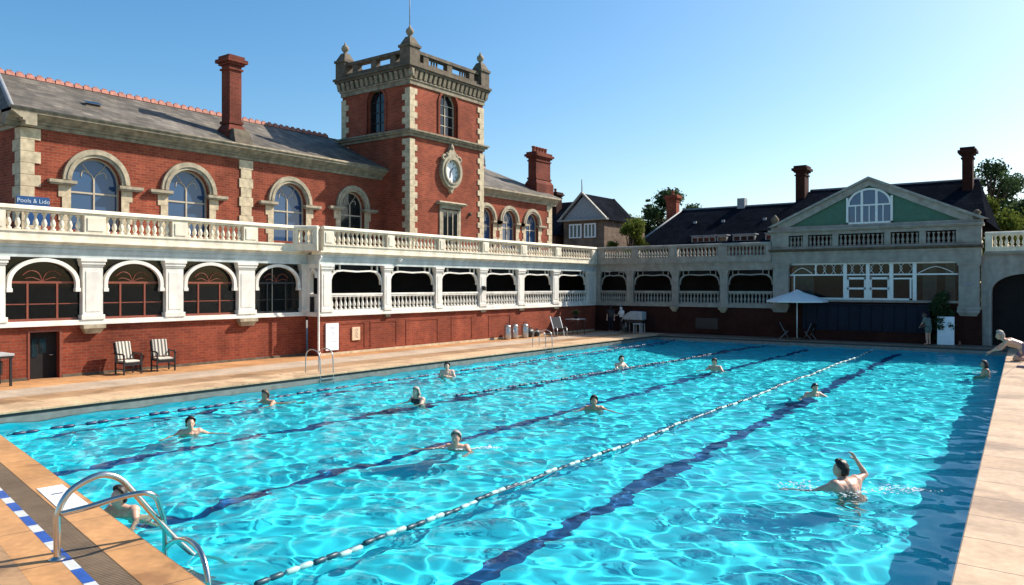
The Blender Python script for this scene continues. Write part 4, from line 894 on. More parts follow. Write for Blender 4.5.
def leaf_cloud(rng, clumps, n, size, flat=1.0):
    """small leaf faces spread through a set of clumps (x,y,z,r)"""
    w_ = np.array([c[3] ** 2 for c in clumps]); w_ /= w_.sum(); vs = []; fs = []
    for c, k in zip(clumps, rng.multinomial(n, w_)):
        d = rng.normal(size=(k, 3)); d /= np.linalg.norm(d, axis=1)[:, None]; rr = c[3] * rng.uniform(.25, 1, k) ** .55 * (1 + .22 * rng.normal(size=k))
        p = np.array(c[:3]) + d * rr[:, None] * np.array([1, 1, .8 * flat])
        for q in p:
            a = Vector(rng.normal(size=3)).normalized(); b2 = a.cross(Vector(rng.normal(size=3))).normalized(); s = size * rng.uniform(.6, 1.4)
            q = Vector(q); i = len(vs); vs += [q + a * s, q + b2 * s * .55, q - a * s, q - b2 * s * .55]; fs.append((i, i + 1, i + 2, i + 3))
    return vs, fs
def tree(name, label, x, y, h, r, mat, seed, z_lo=.35, n=5000, size=.16, nclump=16, group=None, conifer=False):
    rng = np.random.default_rng(seed); t = thing(name, label, 'tree' if name != 'bush' else 'bush', (x, y, 0), group)
    tr = MB(); tr.tube([(x, y, 0), (x + .1, y, h * .4), (x - .05, y + .1, h * .72), (x, y, h * .95)], [h * .026, h * .019, h * .012, h * .003], 8)
    cl = []
    for k in range(nclump):
        if conifer:
            f = (k + .5) / nclump; z = h * (z_lo + (1 - z_lo) * f); rad = r * (1 - f) * 1.05 + .15; a = k * 2.4
            for q in range(3):
                a2 = a + q * 2.1; cl.append((x + rad * .55 * math.cos(a2), y + rad * .55 * math.sin(a2), z, rad * .5 + .12))
        else:
            f = rng.uniform(0, 1); z = h * (z_lo + (1 - z_lo) * f * .92); rad = r * math.sqrt(max(.05, 1 - (f * 1.7 - .75) ** 2)) * rng.uniform(.35, .95); a = rng.uniform(0, 6.28)
            c = (x + rad * math.cos(a), y + rad * math.sin(a), z, r * rng.uniform(.20, .42)); cl.append(c)
            tr.tube([(x, y, max(.2, z - h * .25)), ((x + c[0]) / 2, (y + c[1]) / 2, z - h * .1), c[:3]], [h * .01, h * .006, h * .003], 5)
    tr.build('trunk', 'bark', t)
    vs, fs = leaf_cloud(rng, cl, n, size, .7 if conifer else 1); c = MB(); c.add([tuple(v) for v in vs], fs); 
    o0 = org(t); me = bpy.data.meshes.new('crown'); me.from_pydata([(v[0] - o0.x, v[1] - o0.y, v[2] - o0.z) for v in c.v], [], c.f); me.materials.append(M[mat])
    o = bpy.data.objects.new('crown', me); COL.objects.link(o); o.parent = t
    return t
tree('conifer_tree', 'slim dark conifer at the left end of the trees behind the red chimney', -40.3, 82, 13.2, 2.0, 'leaf_dark', 1, .3, 9000, .15, 14, None, True)
tree('tree', 'dark leafy tree rising behind the red chimney of the slate roof', -37.2, 82, 14.4, 3.4, 'leaf_dark', 2, .4, 13000, .15)
tree('tree', 'low dark tree showing just right of the red chimney over the slate ridge', -33.8, 82, 12.6, 2.6, 'leaf_dark', 3, .45, 8000, .15)
tree('bush', 'sunlit yellow green bush between the stone house and the slate roof', -30.2, 58, 8.9, 2.0, 'leaf_mid', 4, .15, 14000, .11, 26)
tree('tree', 'hazy pale tree peeping out to the right of the stone house gable', -44.5, 84, 12.6, 3.0, 'leaf_pale', 5, .4, 3600, .24)
tree('pine_tree', 'tall thin dark pine with open layered crown above the right hand bush', -5.9, 78, 13.6, 3.0, 'leaf_dark', 6, .5, 6500, .13, 26)
tree('bush', 'big yellow green rounded shrub behind the right hand balustrade', -4.3, 58, 8.6, 2.3, 'leaf_mid', 7, .15, 16000, .11, 30)
tree('tree', 'dark green tree at the right edge of the picture behind the shrub', -1.9, 64, 9.6, 3.2, 'leaf_dark', 8, .2, 14000, .13, 22)
tree('tree', 'small dark tree squeezed between the pavilion roof and the rounded shrub', -6.3, 66, 9.6, 1.7, 'leaf_dark', 9, .2, 3500, .16)

# ================================================================ things round the pool
def lane_rope(label, x0, y0, x1, y1, nfl, mats, r=.075, gap=.0, z=WZ + .02, cm='float_navy'):
    t = thing('lane_rope', label, 'lane rope', ((x0 + x1) / 2, (y0 + y1) / 2, z)); p0, p1 = Vector((x0, y0, z)), Vector((x1, y1, z))
    MB().tube([p0 + (p1 - p0) * k / 30 for k in range(31)], .012, 6).build('cable', cm, t)
    L = (p1 - p0).length / nfl; ang = math.atan2(-(x1 - x0), y1 - y0)
    mes = []
    for m_ in mats:
        mb = MB(lambda u, n, z: (u, z, n)); h = L * (1 - gap) / 2; pr = []
        k = 2
        for q in range(k): pr += [(r * .55, -h + 2 * h * q / k), (r, -h + 2 * h * (q + .12) / k), (r, -h + 2 * h * (q + .8) / k), (r * .55, -h + 2 * h * (q + .95) / k)]
        mb.lathe(pr, seg=10); mes.append(mesh_only(mb, m_))
    rr = random.Random(5)
    for k in range(nfl):
        p = p0 + (p1 - p0) * (k + .5) / nfl; p.z += rr.uniform(-.02, .02); p.x += .04 * math.sin(k * .33) + rr.uniform(-.01, .01)
        inst(mes[k % len(mes)], 'float', p, t, ang)
lane_rope('lane rope of alternating dark and white floats, nearest the right side of the pool', -7.2, 5.1, -8.1, 41.5, 92, ['float_dark', 'float_white'], .037)
lane_rope('lane rope of dark floats with pale gaps, nearest the left side of the pool', -18.7, 7.0, -19.0, 42.2, 46, ['float_navy'], .042, .3)
lane_rope('lane rope of small dark floats through the middle of the far half of the pool', -14.7, 17.2, -13.4, 41.8, 42, ['float_navy', 'float_dark'], .042, .3)

# near ladder
ld = thing('pool_ladder', 'big shiny tubular steel ladder arching over the near edge of the pool', 'ladder', (-8.97, 3.85, 0))
pA = smooth([(-8.97, 3.85, 0.01), (-8.97, 3.85, .3), (-8.97, 3.86, .52), (-8.95, 3.97, .72), (-8.91, 4.16, .83), (-8.88, 4.32, .85), (-8.85, 4.48, .77), (-8.82, 4.63, .58), (-8.75, 5.02, .03), (-8.64, 5.55, -.62), (-8.6, 5.7, -1.0)], 6)
MB().tube(pA, .036, 12).build('handrail', 'steel', ld)
pB = smooth([(-8.95, 3.88, .50), (-8.79, 4.09, .55), (-8.64, 4.37, .62), (-8.5, 4.56, .65), (-8.5, 4.7, .58), (-8.62, 4.82, .42), (-8.82, 4.99, .12), (-9.0, 5.1, -.3), (-9.05, 5.14, -.9)], 6)
MB().tube(pB, .032, 12).build('handrail', 'steel', ld)
pC = smooth([(-9.2, 5.15, -.5), (-9.05, 5.12, -.28), (-8.8, 5.07, -.11), (-8.45, 5.0, .02), (-8.15, 4.95, .05), (-7.9, 4.9, -.0), (-7.75, 4.87, -.14), (-7.66, 4.85, -.4), (-7.62, 4.85, -.9)], 6)
MB().tube(pC, .032, 12).build('lower_rail', 'steel', ld)
for z, k in ((-.62, 0), (-.9, .1)): MB().box(-9.0, -8.0, 5.0 + k, 5.16 + k, z - .02, z + .02).build('step', 'steel', ld)
MB().lathe([(.085, 0.006), (.085, .016), (.05, .03), (.04, .04)], (-8.97, 3.85, 0), 14).build('floor_flange', 'steel', ld)
tl = MB().prism_z([en(5.0, .04), en(6.55, .04), en(6.72, .40), en(5.02, .38)], .0125, .02).build('depth_marker', 'board', None, .003)
tag(tl, 'white square depth marker tile set into the near coping beside the steel ladder', 'marker tile')
MB().prism_z([en(5.5, .15), en(5.56, .15), en(5.56, .3), en(5.5, .3)], .0205, .0225).build('mark', 'ink', tl)

def side_ladder(label, x, y):
    t = thing('pool_ladder', label, 'ladder', (x, y, 0))
    for s in (-.28, .28):
        p = smooth([(x - .55, y + s, 0.01), (x - .55, y + s, .45), (x - .48, y + s, .72), (x - .2, y + s, .82), (x + .12, y + s, .7), (x + .2, y + s, .3), (x + .22, y + s, -.9)], 5)
        MB().tube(p, .019, 8).build('handrail', 'zinc', t)
    for z in (-.15, -.45, -.75): MB().box(x + .18, x + .27, y - .28, y + .28, z - .015, z + .015).build('step', 'zinc', t)
side_ladder('slender pool ladder on the left pool edge below the white notice board', -20.62, 17.3)
side_ladder('slender pool ladder on the far left pool edge in front of the dark reclining chair', -20.62, 30.9)

# garden chairs
ch = thing('garden_chair', 'dark garden armchair with striped back cushion, the nearer of the pair by the brick wall', 'armchair', (-25.75, 13.3, .004), 'striped garden chairs by the brick wall', R(2), True)
def chair_leg(x, y, h, lean=0): mb = MB(); mb.box(x - .022, x + .022, y - .022, y + .022, 0, h); return mb
for x, y, h in ((.27, -.3, .66), (.27, .3, .66), (-.25, -.3, .66), (-.25, .3, .66)): chair_leg(x, y, h).build('leg', 'black', ch)
mb = MB(); mb.box(-.27, .29, -.3, .3, .36, .40); mb.box(.24, .28, -.3, .3, .3, .36); mb.build('seat_frame', 'black', ch)
for y in (-.31, .31): MB().tube(smooth([(-.34, y, .70), (0, y, .68), (.2, y, .68), (.31, y, .64)]), .026, 8).build('armrest', 'black', ch)
mb = MB(lambda u, n, z: (-.24 - n - (z - .4) * .26, u, z)); 
for k in range(5): u = -.24 + k * .12; mb.box(u - .012, u + .012, 0, .03, .4, 1.04)
mb.box(-.29, .29, -.005, .035, 1.0, 1.06); mb.box(-.29, -.25, -.005, .035, .4, 1.0); mb.box(.25, .29, -.005, .035, .4, 1.0); mb.build('back_frame', 'black', ch)
mb = MB(); mb.box(-.2, .27, -.26, .26, .40, .47); mb.build('seat_cushion', 'cushion', ch, .025)
mb = MB(lambda u, n, z: (-.23 - n - (z - .4) * .26, u, z)); mb.box(-.25, .25, -.075, -.006, .50, 1.08); mb.build('back_cushion', 'stripe', ch, .02)
mb = MB(); mb.box(-.22, .25, -.28, -.25, .16, .19); mb.box(-.22, .25, .25, .28, .16, .19); mb.build('stretcher', 'black', ch)
dup(ch, (-25.8, 14.55, .004), R(-8), 'dark garden armchair with striped back cushion, the farther of the pair by the brick wall')
# table and woven chair at the left edge
tb = thing('bar_table', 'high black table with pale top at the left edge beside the dark doorway', 'table', (-25.9, 9.15, 0))
mb = MB(); mb.box(-26.35, -25.4, 8.0, 9.72, .90, .97); mb.build('table_top', 'cloth_grey', tb, .01)
for x in (-26.28, -25.47):
    for y in (8.08, 9.64): MB().box(x - .03, x + .03, y - .03, y + .03, 0, .86).build('leg', 'black', tb)
MB().box(-26.33, -25.42, 8.02, 9.70, .84, .90).build('apron', 'black', tb)
tc = thing('tub_chair', 'round black tub chair tucked under the high table at the left edge', 'chair', (-25.6, 9.0, 0))
mb = MB(); n = 14
ins = [(-25.75 + .36 * math.cos(R(40 + 280 * k / n)), 9.1 + .36 * math.sin(R(40 + 280 * k / n))) for k in range(n + 1)]
outs = [(-25.75 + .41 * math.cos(R(40 + 280 * k / n)), 9.1 + .41 * math.sin(R(40 + 280 * k / n))) for k in range(n + 1)]
mb.prism_z(ins + outs[::-1], .36, .74); mb.build('backrest', 'black', tc); mb = MB(); mb.lathe([(.33, .33), (.37, .36), (.37, .42), (.3, .44)], (-25.75, 9.1, 0), 18); mb.build('seat', 'navy', tc)
for a_ in (45, 135, 225, 315): MB().tube([(-25.75 + .28 * math.cos(R(a_)), 9.1 + .28 * math.sin(R(a_)), .34), (-25.75 + .36 * math.cos(R(a_)), 9.1 + .36 * math.sin(R(a_)), 0.005)], .018, 6).build('leg', 'black', tc)

# boards and signs
def text(s, size, tf_loc, rot, mat, parent, name='lettering', ext=.004):
    cu = bpy.data.curves.new(name, 'FONT'); cu.body = s; cu.size = size; cu.align_x = 'CENTER'; cu.align_y = 'CENTER'; cu.extrude = ext
    o = bpy.data.objects.new(name, cu); COL.objects.link(o); bpy.context.view_layer.update()
    me = bpy.data.meshes.new_from_object(o.evaluated_get(bpy.context.evaluated_depsgraph_get())); bpy.data.objects.remove(o)
    me.materials.clear(); me.materials.append(M[mat]); o = bpy.data.objects.new(name, me); COL.objects.link(o)
    o.rotation_euler = rot; o.parent = parent; o.location = Vector(tf_loc) - org(parent); return o
EASTROT = (R(90), 0, R(90))
nb = thing('notice_board', 'tall white notice board with faint printing on the brick base beside the drainpipe', 'notice board', (-25.6, 22.0, .3))
MB(TV).box(21.72, 22.42, -.04, .02, .20, 1.36).build('panel', 'board', nb, .006)
mb = MB(TV)
for z, a, b in ((1.17, 21.9, 22.25), (1.12, 21.95, 22.2), (.95, 22.02, 22.2), (.9, 22.0, 22.2), (.85, 22.03, 22.18), (.8, 22.02, 22.2), (.56, 21.85, 22.3)): mb.box(a, b, .02, .023, z, z + .022)
mb.build('printed_lines', 'ink_grey', nb)
nt_ = thing('wall_notice', 'small tan notice with dark vertical writing on the veranda brick base', 'notice', (-25.6, 23.4, .8))
MB(TV).box(23.2, 23.66, -.04, .012, .56, 1.14).build('panel', 'board_tan', nt_, .004)
mb = MB(TV)
for k, u in enumerate((23.36, 23.43, 23.50)):
    for q in range(7): mb.box(u - .012, u + .014, .012, .015, .66 + q * .06, .66 + q * .06 + (.045 if (k + q) % 3 else .025))
mb.build('printed_lines', 'ink', nt_)
sg = thing('blue_sign', 'blue sign board with white lettering standing behind the balustrade at far left', 'sign', (-27.4, 10.9, 4.42))
MB(EAST(-27.4)).box(10.54, 11.53, -.03, 0, 5.54, 5.88).build('sign_panel', 'sign_blue', sg, .005)
MB(EAST(-27.4)).box(10.86, 11.55, -.03, 0, 4.95, 5.50).build('lower_panel', 'sign_blue', sg, .005)
text('Pools & Lido', .19, (-27.395, 11.04, 5.73), EASTROT, 'sign_white', sg)
for u in (10.68, 11.42): MB(EAST(-27.44)).box(u - .025, u + .025, -.04, 0, 4.42, 5.8).build('post', 'black', sg)

# milk churn style canisters
cn = thing('metal_canister', 'tall grey metal canister by the veranda wall, nearest of three', 'canister', (-25.2, 34.0, 0), 'metal canisters by the veranda wall', 0, True)
MB().lathe([(.19, .006), (.2, .03), (.2, .6), (.185, .63), (.2, .66), (.2, .72), (.16, .78), (.06, .81)], seg=16).build('body', 'zinc', cn)
MB().tube(smooth([(-.1, 0, .79), (-.08, 0, .88), (.08, 0, .88), (.1, 0, .79)]), .014, 6).build('handle', 'black', cn)
dup(cn, (-25.25, 34.75, 0), 0, 'tall grey metal canister by the veranda wall, middle one of three')
dup(cn, (-25.15, 35.6, 0), R(40), 'tall grey metal canister by the veranda wall, farthest of three')
# black bags / pots by the wall
for k, (y, s, lb_) in enumerate(((36.3, .32, 'soft black bag slumped against the brick wall beside the canisters'), (37.0, .26, 'smaller soft black bag against the brick wall nearer the reclining chair'))):
    t = thing('bag', lb_, 'bag', (-25.3, y, 0)); mb = MB(); mb.ball((-25.3, y, s * .8), s, 14, 10, (.8, 1.2, .82)); mb.build('body', 'black', t)
    MB().tube(smooth([(-25.3, y - s * .5, s * 1.4), (-25.25, y - s * .2, s * 1.8), (-25.25, y + s * .2, s * 1.8), (-25.3, y + s * .5, s * 1.4)]), .02, 6).build('strap', 'black', t)
# reclining deck chair
dc = thing('deck_chair', 'black reclining deck chair with pale tubular frame in the shade by the far left corner', 'deck chair', (-24.4, 38.0, .004), None, R(-35), True)
for y in (-.3, .3):
    MB().tube([(-.45, y, .02), (.2, y, .55), (.45, y, .5)], .02, 8).build('frame_side', 'zinc', dc)
    MB().tube([(.45, y, .5), (.5, y, .0)], .02, 8).build('leg', 'zinc', dc)
    MB().tube([(-.65, y, 1.12), (-.1, y, .38), (.1, y, .02)], .026, 8).build('back_post', 'board', dc)
mb = MB(lambda u, n, z: (u, n, z)); mb.add([(-.62, -.28, 1.1), (-.62, .28, 1.1), (-.1, .28, .42), (-.1, -.28, .42), (.45, .28, .5), (.45, -.28, .5), (-.6, -.28, 1.07), (-.6, .28, 1.07), (-.1, .28, .38), (-.1, -.28, .38), (.45, .28, .46), (.45, -.28, .46)], [(0, 1, 2, 3), (3, 2, 4, 5), (7, 6, 9, 8), (8, 9, 11, 10), (0, 3, 9, 6), (3, 5, 11, 9), (1, 7, 8, 2), (2, 8, 10, 4), (0, 6, 7, 1), (5, 4, 10, 11)]); mb.build('sling', 'black', dc)
# side table with bottles
st = thing('side_table', 'small dark table with slim legs in the shade beside the reclining chair', 'table', (-24.3, 39.6, 0))
MB().box(-24.75, -23.85, 39.2, 40.1, .92, .97).build('table_top', 'lead', st, .006)
for x in (-24.7, -23.9):
    for y in (39.26, 40.04): MB().tube([(x, y, .92), (x, y, .006)], .018, 6).build('leg', 'black', st)
pt = thing('potted_plant', 'small dark potted plant on the slim legged shade table', 'plant', (-24.3, 39.7, .97)); MB().lathe([(.09, .972), (.12, 1.15), (.13, 1.16), (.1, 1.16)], (-24.3, 39.7, 0), 12).build('pot', 'black', pt)
vs, fs = leaf_cloud(np.random.default_rng(9), [(-24.3, 39.7, 1.36, .2)], 120, .06); mb = MB(); mb.add([tuple(v) for v in vs], fs); mb.build('foliage', 'leaf_dark', pt)
# covered grill + white stool in shade
gr = thing('covered_grill', 'trolley grill under a pale grey hood in the shade below the far veranda', 'grill', (-22.4, 43.7, 0))
mb = MB(SOUTH(43.7)); mb.prism([(-23.05, .82), (-21.75, .82), (-21.75, 1.32), (-22.55, 1.36), (-22.85, 1.2), (-23.1, .95)], -.3, .3); mb.build('hood', 'cloth_grey', gr, .03)
MB(SOUTH(43.7)).box(-22.95, -21.8, -.26, .26, .62, .80).build('body', 'black', gr, .01)
for u in (-22.9, -21.85):
    for n_ in (-.24, .24): MB(SOUTH(43.7)).box(u - .025, u + .025, n_ - .025, n_ + .025, .006, .62).build('leg', 'cloth_grey', gr)
wsn = thing('stool', 'pale stool standing at the right end of the covered grill', 'stool', (-21.9, 43.1, 0))
MB().box(-22.15, -21.65, 42.95, 43.35, .56, .62).build('seat', 'cloth_grey', wsn, .01)
for x in (-22.1, -21.7):
    for y in (43.0, 43.3): MB().box(x - .025, x + .025, y - .025, y + .025, .006, .56).build('leg', 'cloth_grey', wsn)
bk = thing('bucket', 'grey bucket on the far paving beside the shaded standing pair', 'bucket', (-23.0, 43.5, 0)); MB().lathe([(.14, .006), (.18, .38), (.19, .38), (.19, .40), (.16, .40), (.13, .05)], (-23.0, 43.5, 0), 14).build('body', 'zinc', bk); MB().tube([(-23.18, 43.5, .39), (-23.1, 43.5, .52), (-22.9, 43.5, .52), (-22.82, 43.5, .39)], .01, 6).build('handle', 'zinc', bk)
# umbrella
um = thing('parasol', 'open white parasol on a slim pole at the far end of the pool', 'parasol', (-12.45, 43.75, 0), None, 0, True)
MB().tube([(0, 0, .03), (0, 0, 2.62)], .035, 10).build('pole', 'frame_white', um)
mb = MB(); n = 8; ro, ri = 1.62, .30
rim = [(ro * math.cos(2 * math.pi * (k + .5) / n), ro * math.sin(2 * math.pi * (k + .5) / n), 2.14) for k in range(n)]; midr = [(p[0] * .55, p[1] * .55, 2.42) for p in rim]; top = [(p[0] * .15, p[1] * .15, 2.62) for p in rim]
mb.add(rim + midr + top, [(i, (i + 1) % n, n + (i + 1) % n, n + i) for i in range(n)] + [(n + i, n + (i + 1) % n, 2 * n + (i + 1) % n, 2 * n + i) for i in range(n)])
low = [(p[0], p[1], 2.05) for p in rim]; mb.add(rim + low, [(i, (i + 1) % n, n + (i + 1) % n, n + i) for i in range(n)]); mb.build('canopy', 'canvas', um)
mb = MB(); mb.add([(.34 * math.cos(2 * math.pi * (k + .5) / n), .34 * math.sin(2 * math.pi * (k + .5) / n), 2.60) for k in range(n)] + [(0, 0, 2.76)], [(i, (i + 1) % n, n) for i in range(n)]); mb.build('vent_cap', 'canvas', um)
for k in range(n): MB().tube([(0, 0, 2.5), (rim[k][0] * .96, rim[k][1] * .96, 2.12)], .012, 5).build('rib', 'frame_white', um)
MB().box(-.28, .28, -.28, .28, .006, .08).build('base', 'stone_dark', um, .02)
for k, (x, y, rz_, lb_) in enumerate(((-13.1, 43.6, 20, 'dark folding chair in the shade left of the parasol pole'), (-11.75, 43.7, 160, 'dark folding chair in the shade right of the parasol pole'))):
    if k == 0:
        fc = thing('folding_chair', lb_, 'chair', (x, y, .005), 'folding chairs by the parasol', R(rz_), True)
        for s in (-.22, .22):
            MB().tube([(-.25, s, .92), (.22, s, 0.0)], .014, 6).build('leg', 'lead', fc); MB().tube([(.18, s, .45), (-.25, s, 0.0)], .014, 6).build('leg', 'lead', fc)
        MB().box(-.16, .24, -.2, .2, .44, .47).build('seat', 'black', fc); MB(lambda u, n, z: (-.12 - (z - .6) * .5 + n, u, z)).box(-.22, .22, 0, .02, .62, .9).build('backrest', 'black', fc)
    else: dup(fc, (x, y, .005), R(rz_), lb_)
# navy counter
nc = thing('bar_counter', 'long counter draped in dark navy canvas below the pavilion windows', 'counter', (-9, 43.9, 0))
mb = MB(SOUTH(44.5)); mb.box(-12.2, -5.95, .02, .62, .55, 1.92); mb.build('canvas_front', 'navy', nc, .02)
mb = MB(SOUTH(44.5)); mb.box(-12.25, -5.9, -.02, .72, 1.922, 1.98); mb.build('counter_top', 'navy', nc, .008)
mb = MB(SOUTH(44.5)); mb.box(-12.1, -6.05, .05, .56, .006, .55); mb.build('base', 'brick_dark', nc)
mb = MB(SOUTH(44.5))
for u in np.arange(-12.0, -6.0, .55): mb.tube([(u, .632, .6), (u + .03, .634, 1.9)], .02, 5)
mb.build('canvas_folds', 'navy', nc)
bd = thing('display_board', 'plain white board leaning upright beside the standing bather at the far right', 'board', (-5.25, 43.7, 0))
mb = MB(lambda u, n, z: (u, 43.75 - n + z * .06, z)); mb.box(-5.6, -4.85, 0, .04, .02, 1.42); mb.build('panel', 'board', bd, .006)
mb = MB(lambda u, n, z: (u, 43.85 - n - z * .05 + .3, z)); mb.box(-5.5, -5.44, 0, .03, .006, 1.3); mb.box(-5.0, -4.94, 0, .03, .006, 1.3); mb.build('stand', 'frame_white', bd)
bt = thing('bottle', 'small bottle on the paving to the right of the white board', 'bottle', (-4.6, 43.6, 0)); MB().lathe([(.05, .006), (.055, .15), (.03, .2), (.02, .25), (.024, .26), (.01, .26)], (-4.6, 43.6, 0), 10).build('body', 'terracotta', bt)
tree('shrub', 'dark shrub in the shade between the pavilion counter and its right hand pillar', -5.5, 44.15, 2.7, .62, 'leaf_dark', 21, .12, 5000, .06, 40)
bpy.data.objects['shrub']['category'] = 'shrub'

# ================================================================ people
def evaluated(o):
    bpy.context.view_layer.update()
    return bpy.data.meshes.new_from_object(o.evaluated_get(bpy.context.evaluated_depsgraph_get()))
def sstep(a, b, x): t = min(1, max(0, (x - a) / (b - a))); return t * t * (3 - 2 * t)
def head_point(d):
    """unit direction -> point on a head about 0.235 tall, face towards +Y"""
    x, y, z = d
    w_ = .076 * (1 - .26 * sstep(-.2, -.95, z)) ; dp = .098; h = .122
    px, py, pz = x * w_, y * dp, z * h
    if z < 0: py += .016 * sstep(-.1, -.9, z) * (1 if y > -.2 else 0)
    g = lambda cx, cz, s: math.exp(-((x - cx) ** 2 + (z - cz) ** 2) / (2 * s * s)) if y > 0 else 0
    py += .026 * g(0, -.18, .10) + .012 * g(0, .02, .09) + .008 * g(0, -.85, .2) + .006 * g(0, -.52, .16) + .005 * (g(.36, .2, .16) + g(-.36, .2, .16)) - .009 * (g(.36, .02, .13) + g(-.36, .02, .13))
    for s in (-1, 1):
        e = math.exp(-((y + .08) ** 2 + ((z + .08) * .6) ** 2) / .02) if x * s > .6 else 0
        px += s * .02 * e
    return Vector((px, py, pz))
def sphere_dirs(seg=28, rings=18):
    vs = []; fs = []
    for i in range(rings + 1):
        p = math.pi * i / rings
        for j in range(seg): t = 2 * math.pi * j / seg; vs.append((math.sin(p) * math.cos(t), math.sin(p) * math.sin(t), math.cos(p)))
    for i in range(rings):
        for j in range(seg): fs.append((i * seg + j, i * seg + (j + 1) % seg, (i + 1) * seg + (j + 1) % seg, (i + 1) * seg + j))
    return vs, fs
SD, SF = sphere_dirs()
def hand_geo(mb, wrist, direc, palm_n, thumb_side, curl=.35, s=1.0):
    """palm with five bent fingers; direc = pointing direction, palm_n = palm normal"""
    y = Vector(direc).normalized(); z = (Vector(palm_n) - y * Vector(palm_n).dot(y)).normalized(); x = y.cross(z) * thumb_side; w_ = Vector(wrist)
    P = lambda a, b, c: tuple(w_ + (x * a + y * b + z * c) * s)
    vs = []; fs = []
    prof = [(-.01, .022, .016), (.02, .030, .016), (.06, .040, .015), (.095, .041, .012), (.102, .036, .008)]
    for (b, hw, ht) in prof:
        for k in range(10): a = 2 * math.pi * k / 10; vs.append(P(hw * math.cos(a), b, ht * math.sin(a)))
    for i in range(len(prof) - 1):
        for k in range(10): fs.append((i * 10 + k, i * 10 + (k + 1) % 10, (i + 1) * 10 + (k + 1) % 10, (i + 1) * 10 + k))
    fs += [tuple(range(10)), tuple(40 + k for k in range(10))]; mb.add(vs, fs, True)
    for a, L, r in ((.029, .072, .009), (.010, .080, .0095), (-.010, .074, .009), (-.028, .058, .008)):
        p = [(a, .085, 0)]; ang = curl * .4; cy_, cz_ = .1, 0
        p = [P(a, .085, 0)]
        for k, seg in enumerate((.42, .32, .26)):
            cy_ += L * seg * math.cos(ang); cz_ += L * seg * math.sin(ang); p.append(P(a * (1 + .1 * k), cy_, cz_)); ang += curl
        mb.tube(p, [r, r, r * .92, r * .72], 7)
    mb.tube([P(.02, .02, .004), P(.048, .05, .012), P(.058, .075, .02), P(.056, .098, .026)], [.013, .0115, .010, .007], 7)
def person(label, loc, rz, J, skin='skin', hair='hair_dark', hstyle='short', clothes=(), head=(0, 0, 0), scale=1.0, hands=True, group=None, build=1.18):
    """J: joints in local metres (face +Y). clothes: (name, material, predicate on (kind, t, point))"""
    J = {k: Vector(v) * scale for k, v in J.items()}
    t = thing('person', label, 'person', loc, group, rz, True)
    b = build; S_ = scale
    E = [('pelvis', 'belly', 'torso', .115 * b, .105 * b), ('belly', 'chest', 'torso', .105 * b, .12 * b), ('chest', 'neck', 'neck', .10 * b, .058), ('neck', 'hbase', 'neck', .06, .056)]
    for s in 'LR':
        E += [('chest', 'sh' + s, 'torso', .11 * b, .075 * (.4 + .6 * b)), ('sh' + s, 'el' + s, 'uparm', .062 * (.4 + .6 * b), .043), ('el' + s, 'wr' + s, 'forearm', .043, .028), ('neck', 'sh' + s, 'torso', .05, .06)]
        if 'hip' + s in J: E += [('pelvis', 'hip' + s, 'torso', .115 * b, .095 * b), ('hip' + s, 'kn' + s, 'thigh', .092 * b, .056), ('kn' + s, 'an' + s, 'shin', .056, .038), ('an' + s, 'to' + s, 'foot', .042, .03)]
        E += [('belly', 'sh' + s, 'torso', .095 * b, .07 * b)]
    segs = [(J[a_], J[b_], k) for a_, b_, k, _, _ in E]
    sm_ = MB()
    for a_, b_, k, ra, rb in E:
        p, q = J[a_], J[b_]; ra *= S_; rb *= S_
        sm_.tube([p.lerp(q, i / 5) for i in range(6)], [(ra + (rb - ra) * i / 5) * (1 + (.10 if k in ('shin', 'forearm') and i in (1, 2) else 0)) for i in range(6)], 14)
        sm_.ball(tuple(p), ra, 14, 10); sm_.ball(tuple(q), rb, 14, 10)
    for s in (-1, 1):     # ribs and flanks make the trunk wider than deep
        x = (J['shR'] - J['shL']).normalized() * s; o1 = [J['chest'] + x * .085 * S_, J['belly'] + x * .06 * S_, J['pelvis'] + x * .07 * S_]
        sm_.tube(o1, [.105 * b * S_, .092 * b * S_, .10 * b * S_], 14)
        for p, r_ in zip(o1, (.105, .092, .10)): sm_.ball(tuple(p), r_ * b * S_, 14, 10)
    me = bpy.data.meshes.new('body'); me.from_pydata(sm_.v, [], sm_.f)
    m1 = me
    # head
    HM = Matrix.Rotation(head[0], 4, 'Z') @ Matrix.Rotation(head[1], 4, 'X') @ Matrix.Rotation(head[2], 4, 'Y'); HC = J['head']
    hp = lambda p: HC + (HM @ (Vector(p) * scale))
    bm_ = bmesh.new(); bm_.from_mesh(m1); k0 = len(bm_.verts)
    hv = [bm_.verts.new(hp(head_point(d))) for d in SD]
    for f in SF:
        try: bm_.faces.new([hv[i] for i in f])
        except ValueError: pass
    bmesh.ops.remove_doubles(bm_, verts=hv, dist=1e-5); bm_.to_mesh(m1); bm_.free()
    o = bpy.data.objects.new('tmp', m1); COL.objects.link(o); r = o.modifiers.new('r', 'REMESH'); r.mode = 'VOXEL'; r.voxel_size = .0095 * scale; sm = o.modifiers.new('s', 'SMOOTH'); sm.factor = .6; sm.iterations = 4
    m2 = evaluated(o); bpy.data.objects.remove(o)
    # hands joined into the body mesh
    if hands:
        hb = MB()
        for s, sg in (('L', 1), ('R', -1)):
            d = J['wr' + s] - J['el' + s]; pn = J.get('pn' + s, Vector((0, 0, -1))); hand_geo(hb, J['wr' + s], d, pn, sg, .35, scale)
        bm_ = bmesh.new(); bm_.from_mesh(m2); vs = [bm_.verts.new(p) for p in hb.v]
        for f in hb.f: bm_.faces.new([vs[i] for i in f])
        bm_.to_mesh(m2); bm_.free()
    m2.polygons.foreach_set('use_smooth', [True] * len(m2.polygons)); m2.materials.clear(); m2.materials.append(M[skin]); m2.name = 'body'
    body = bpy.data.objects.new('body', m2); COL.objects.link(body); body.parent = t
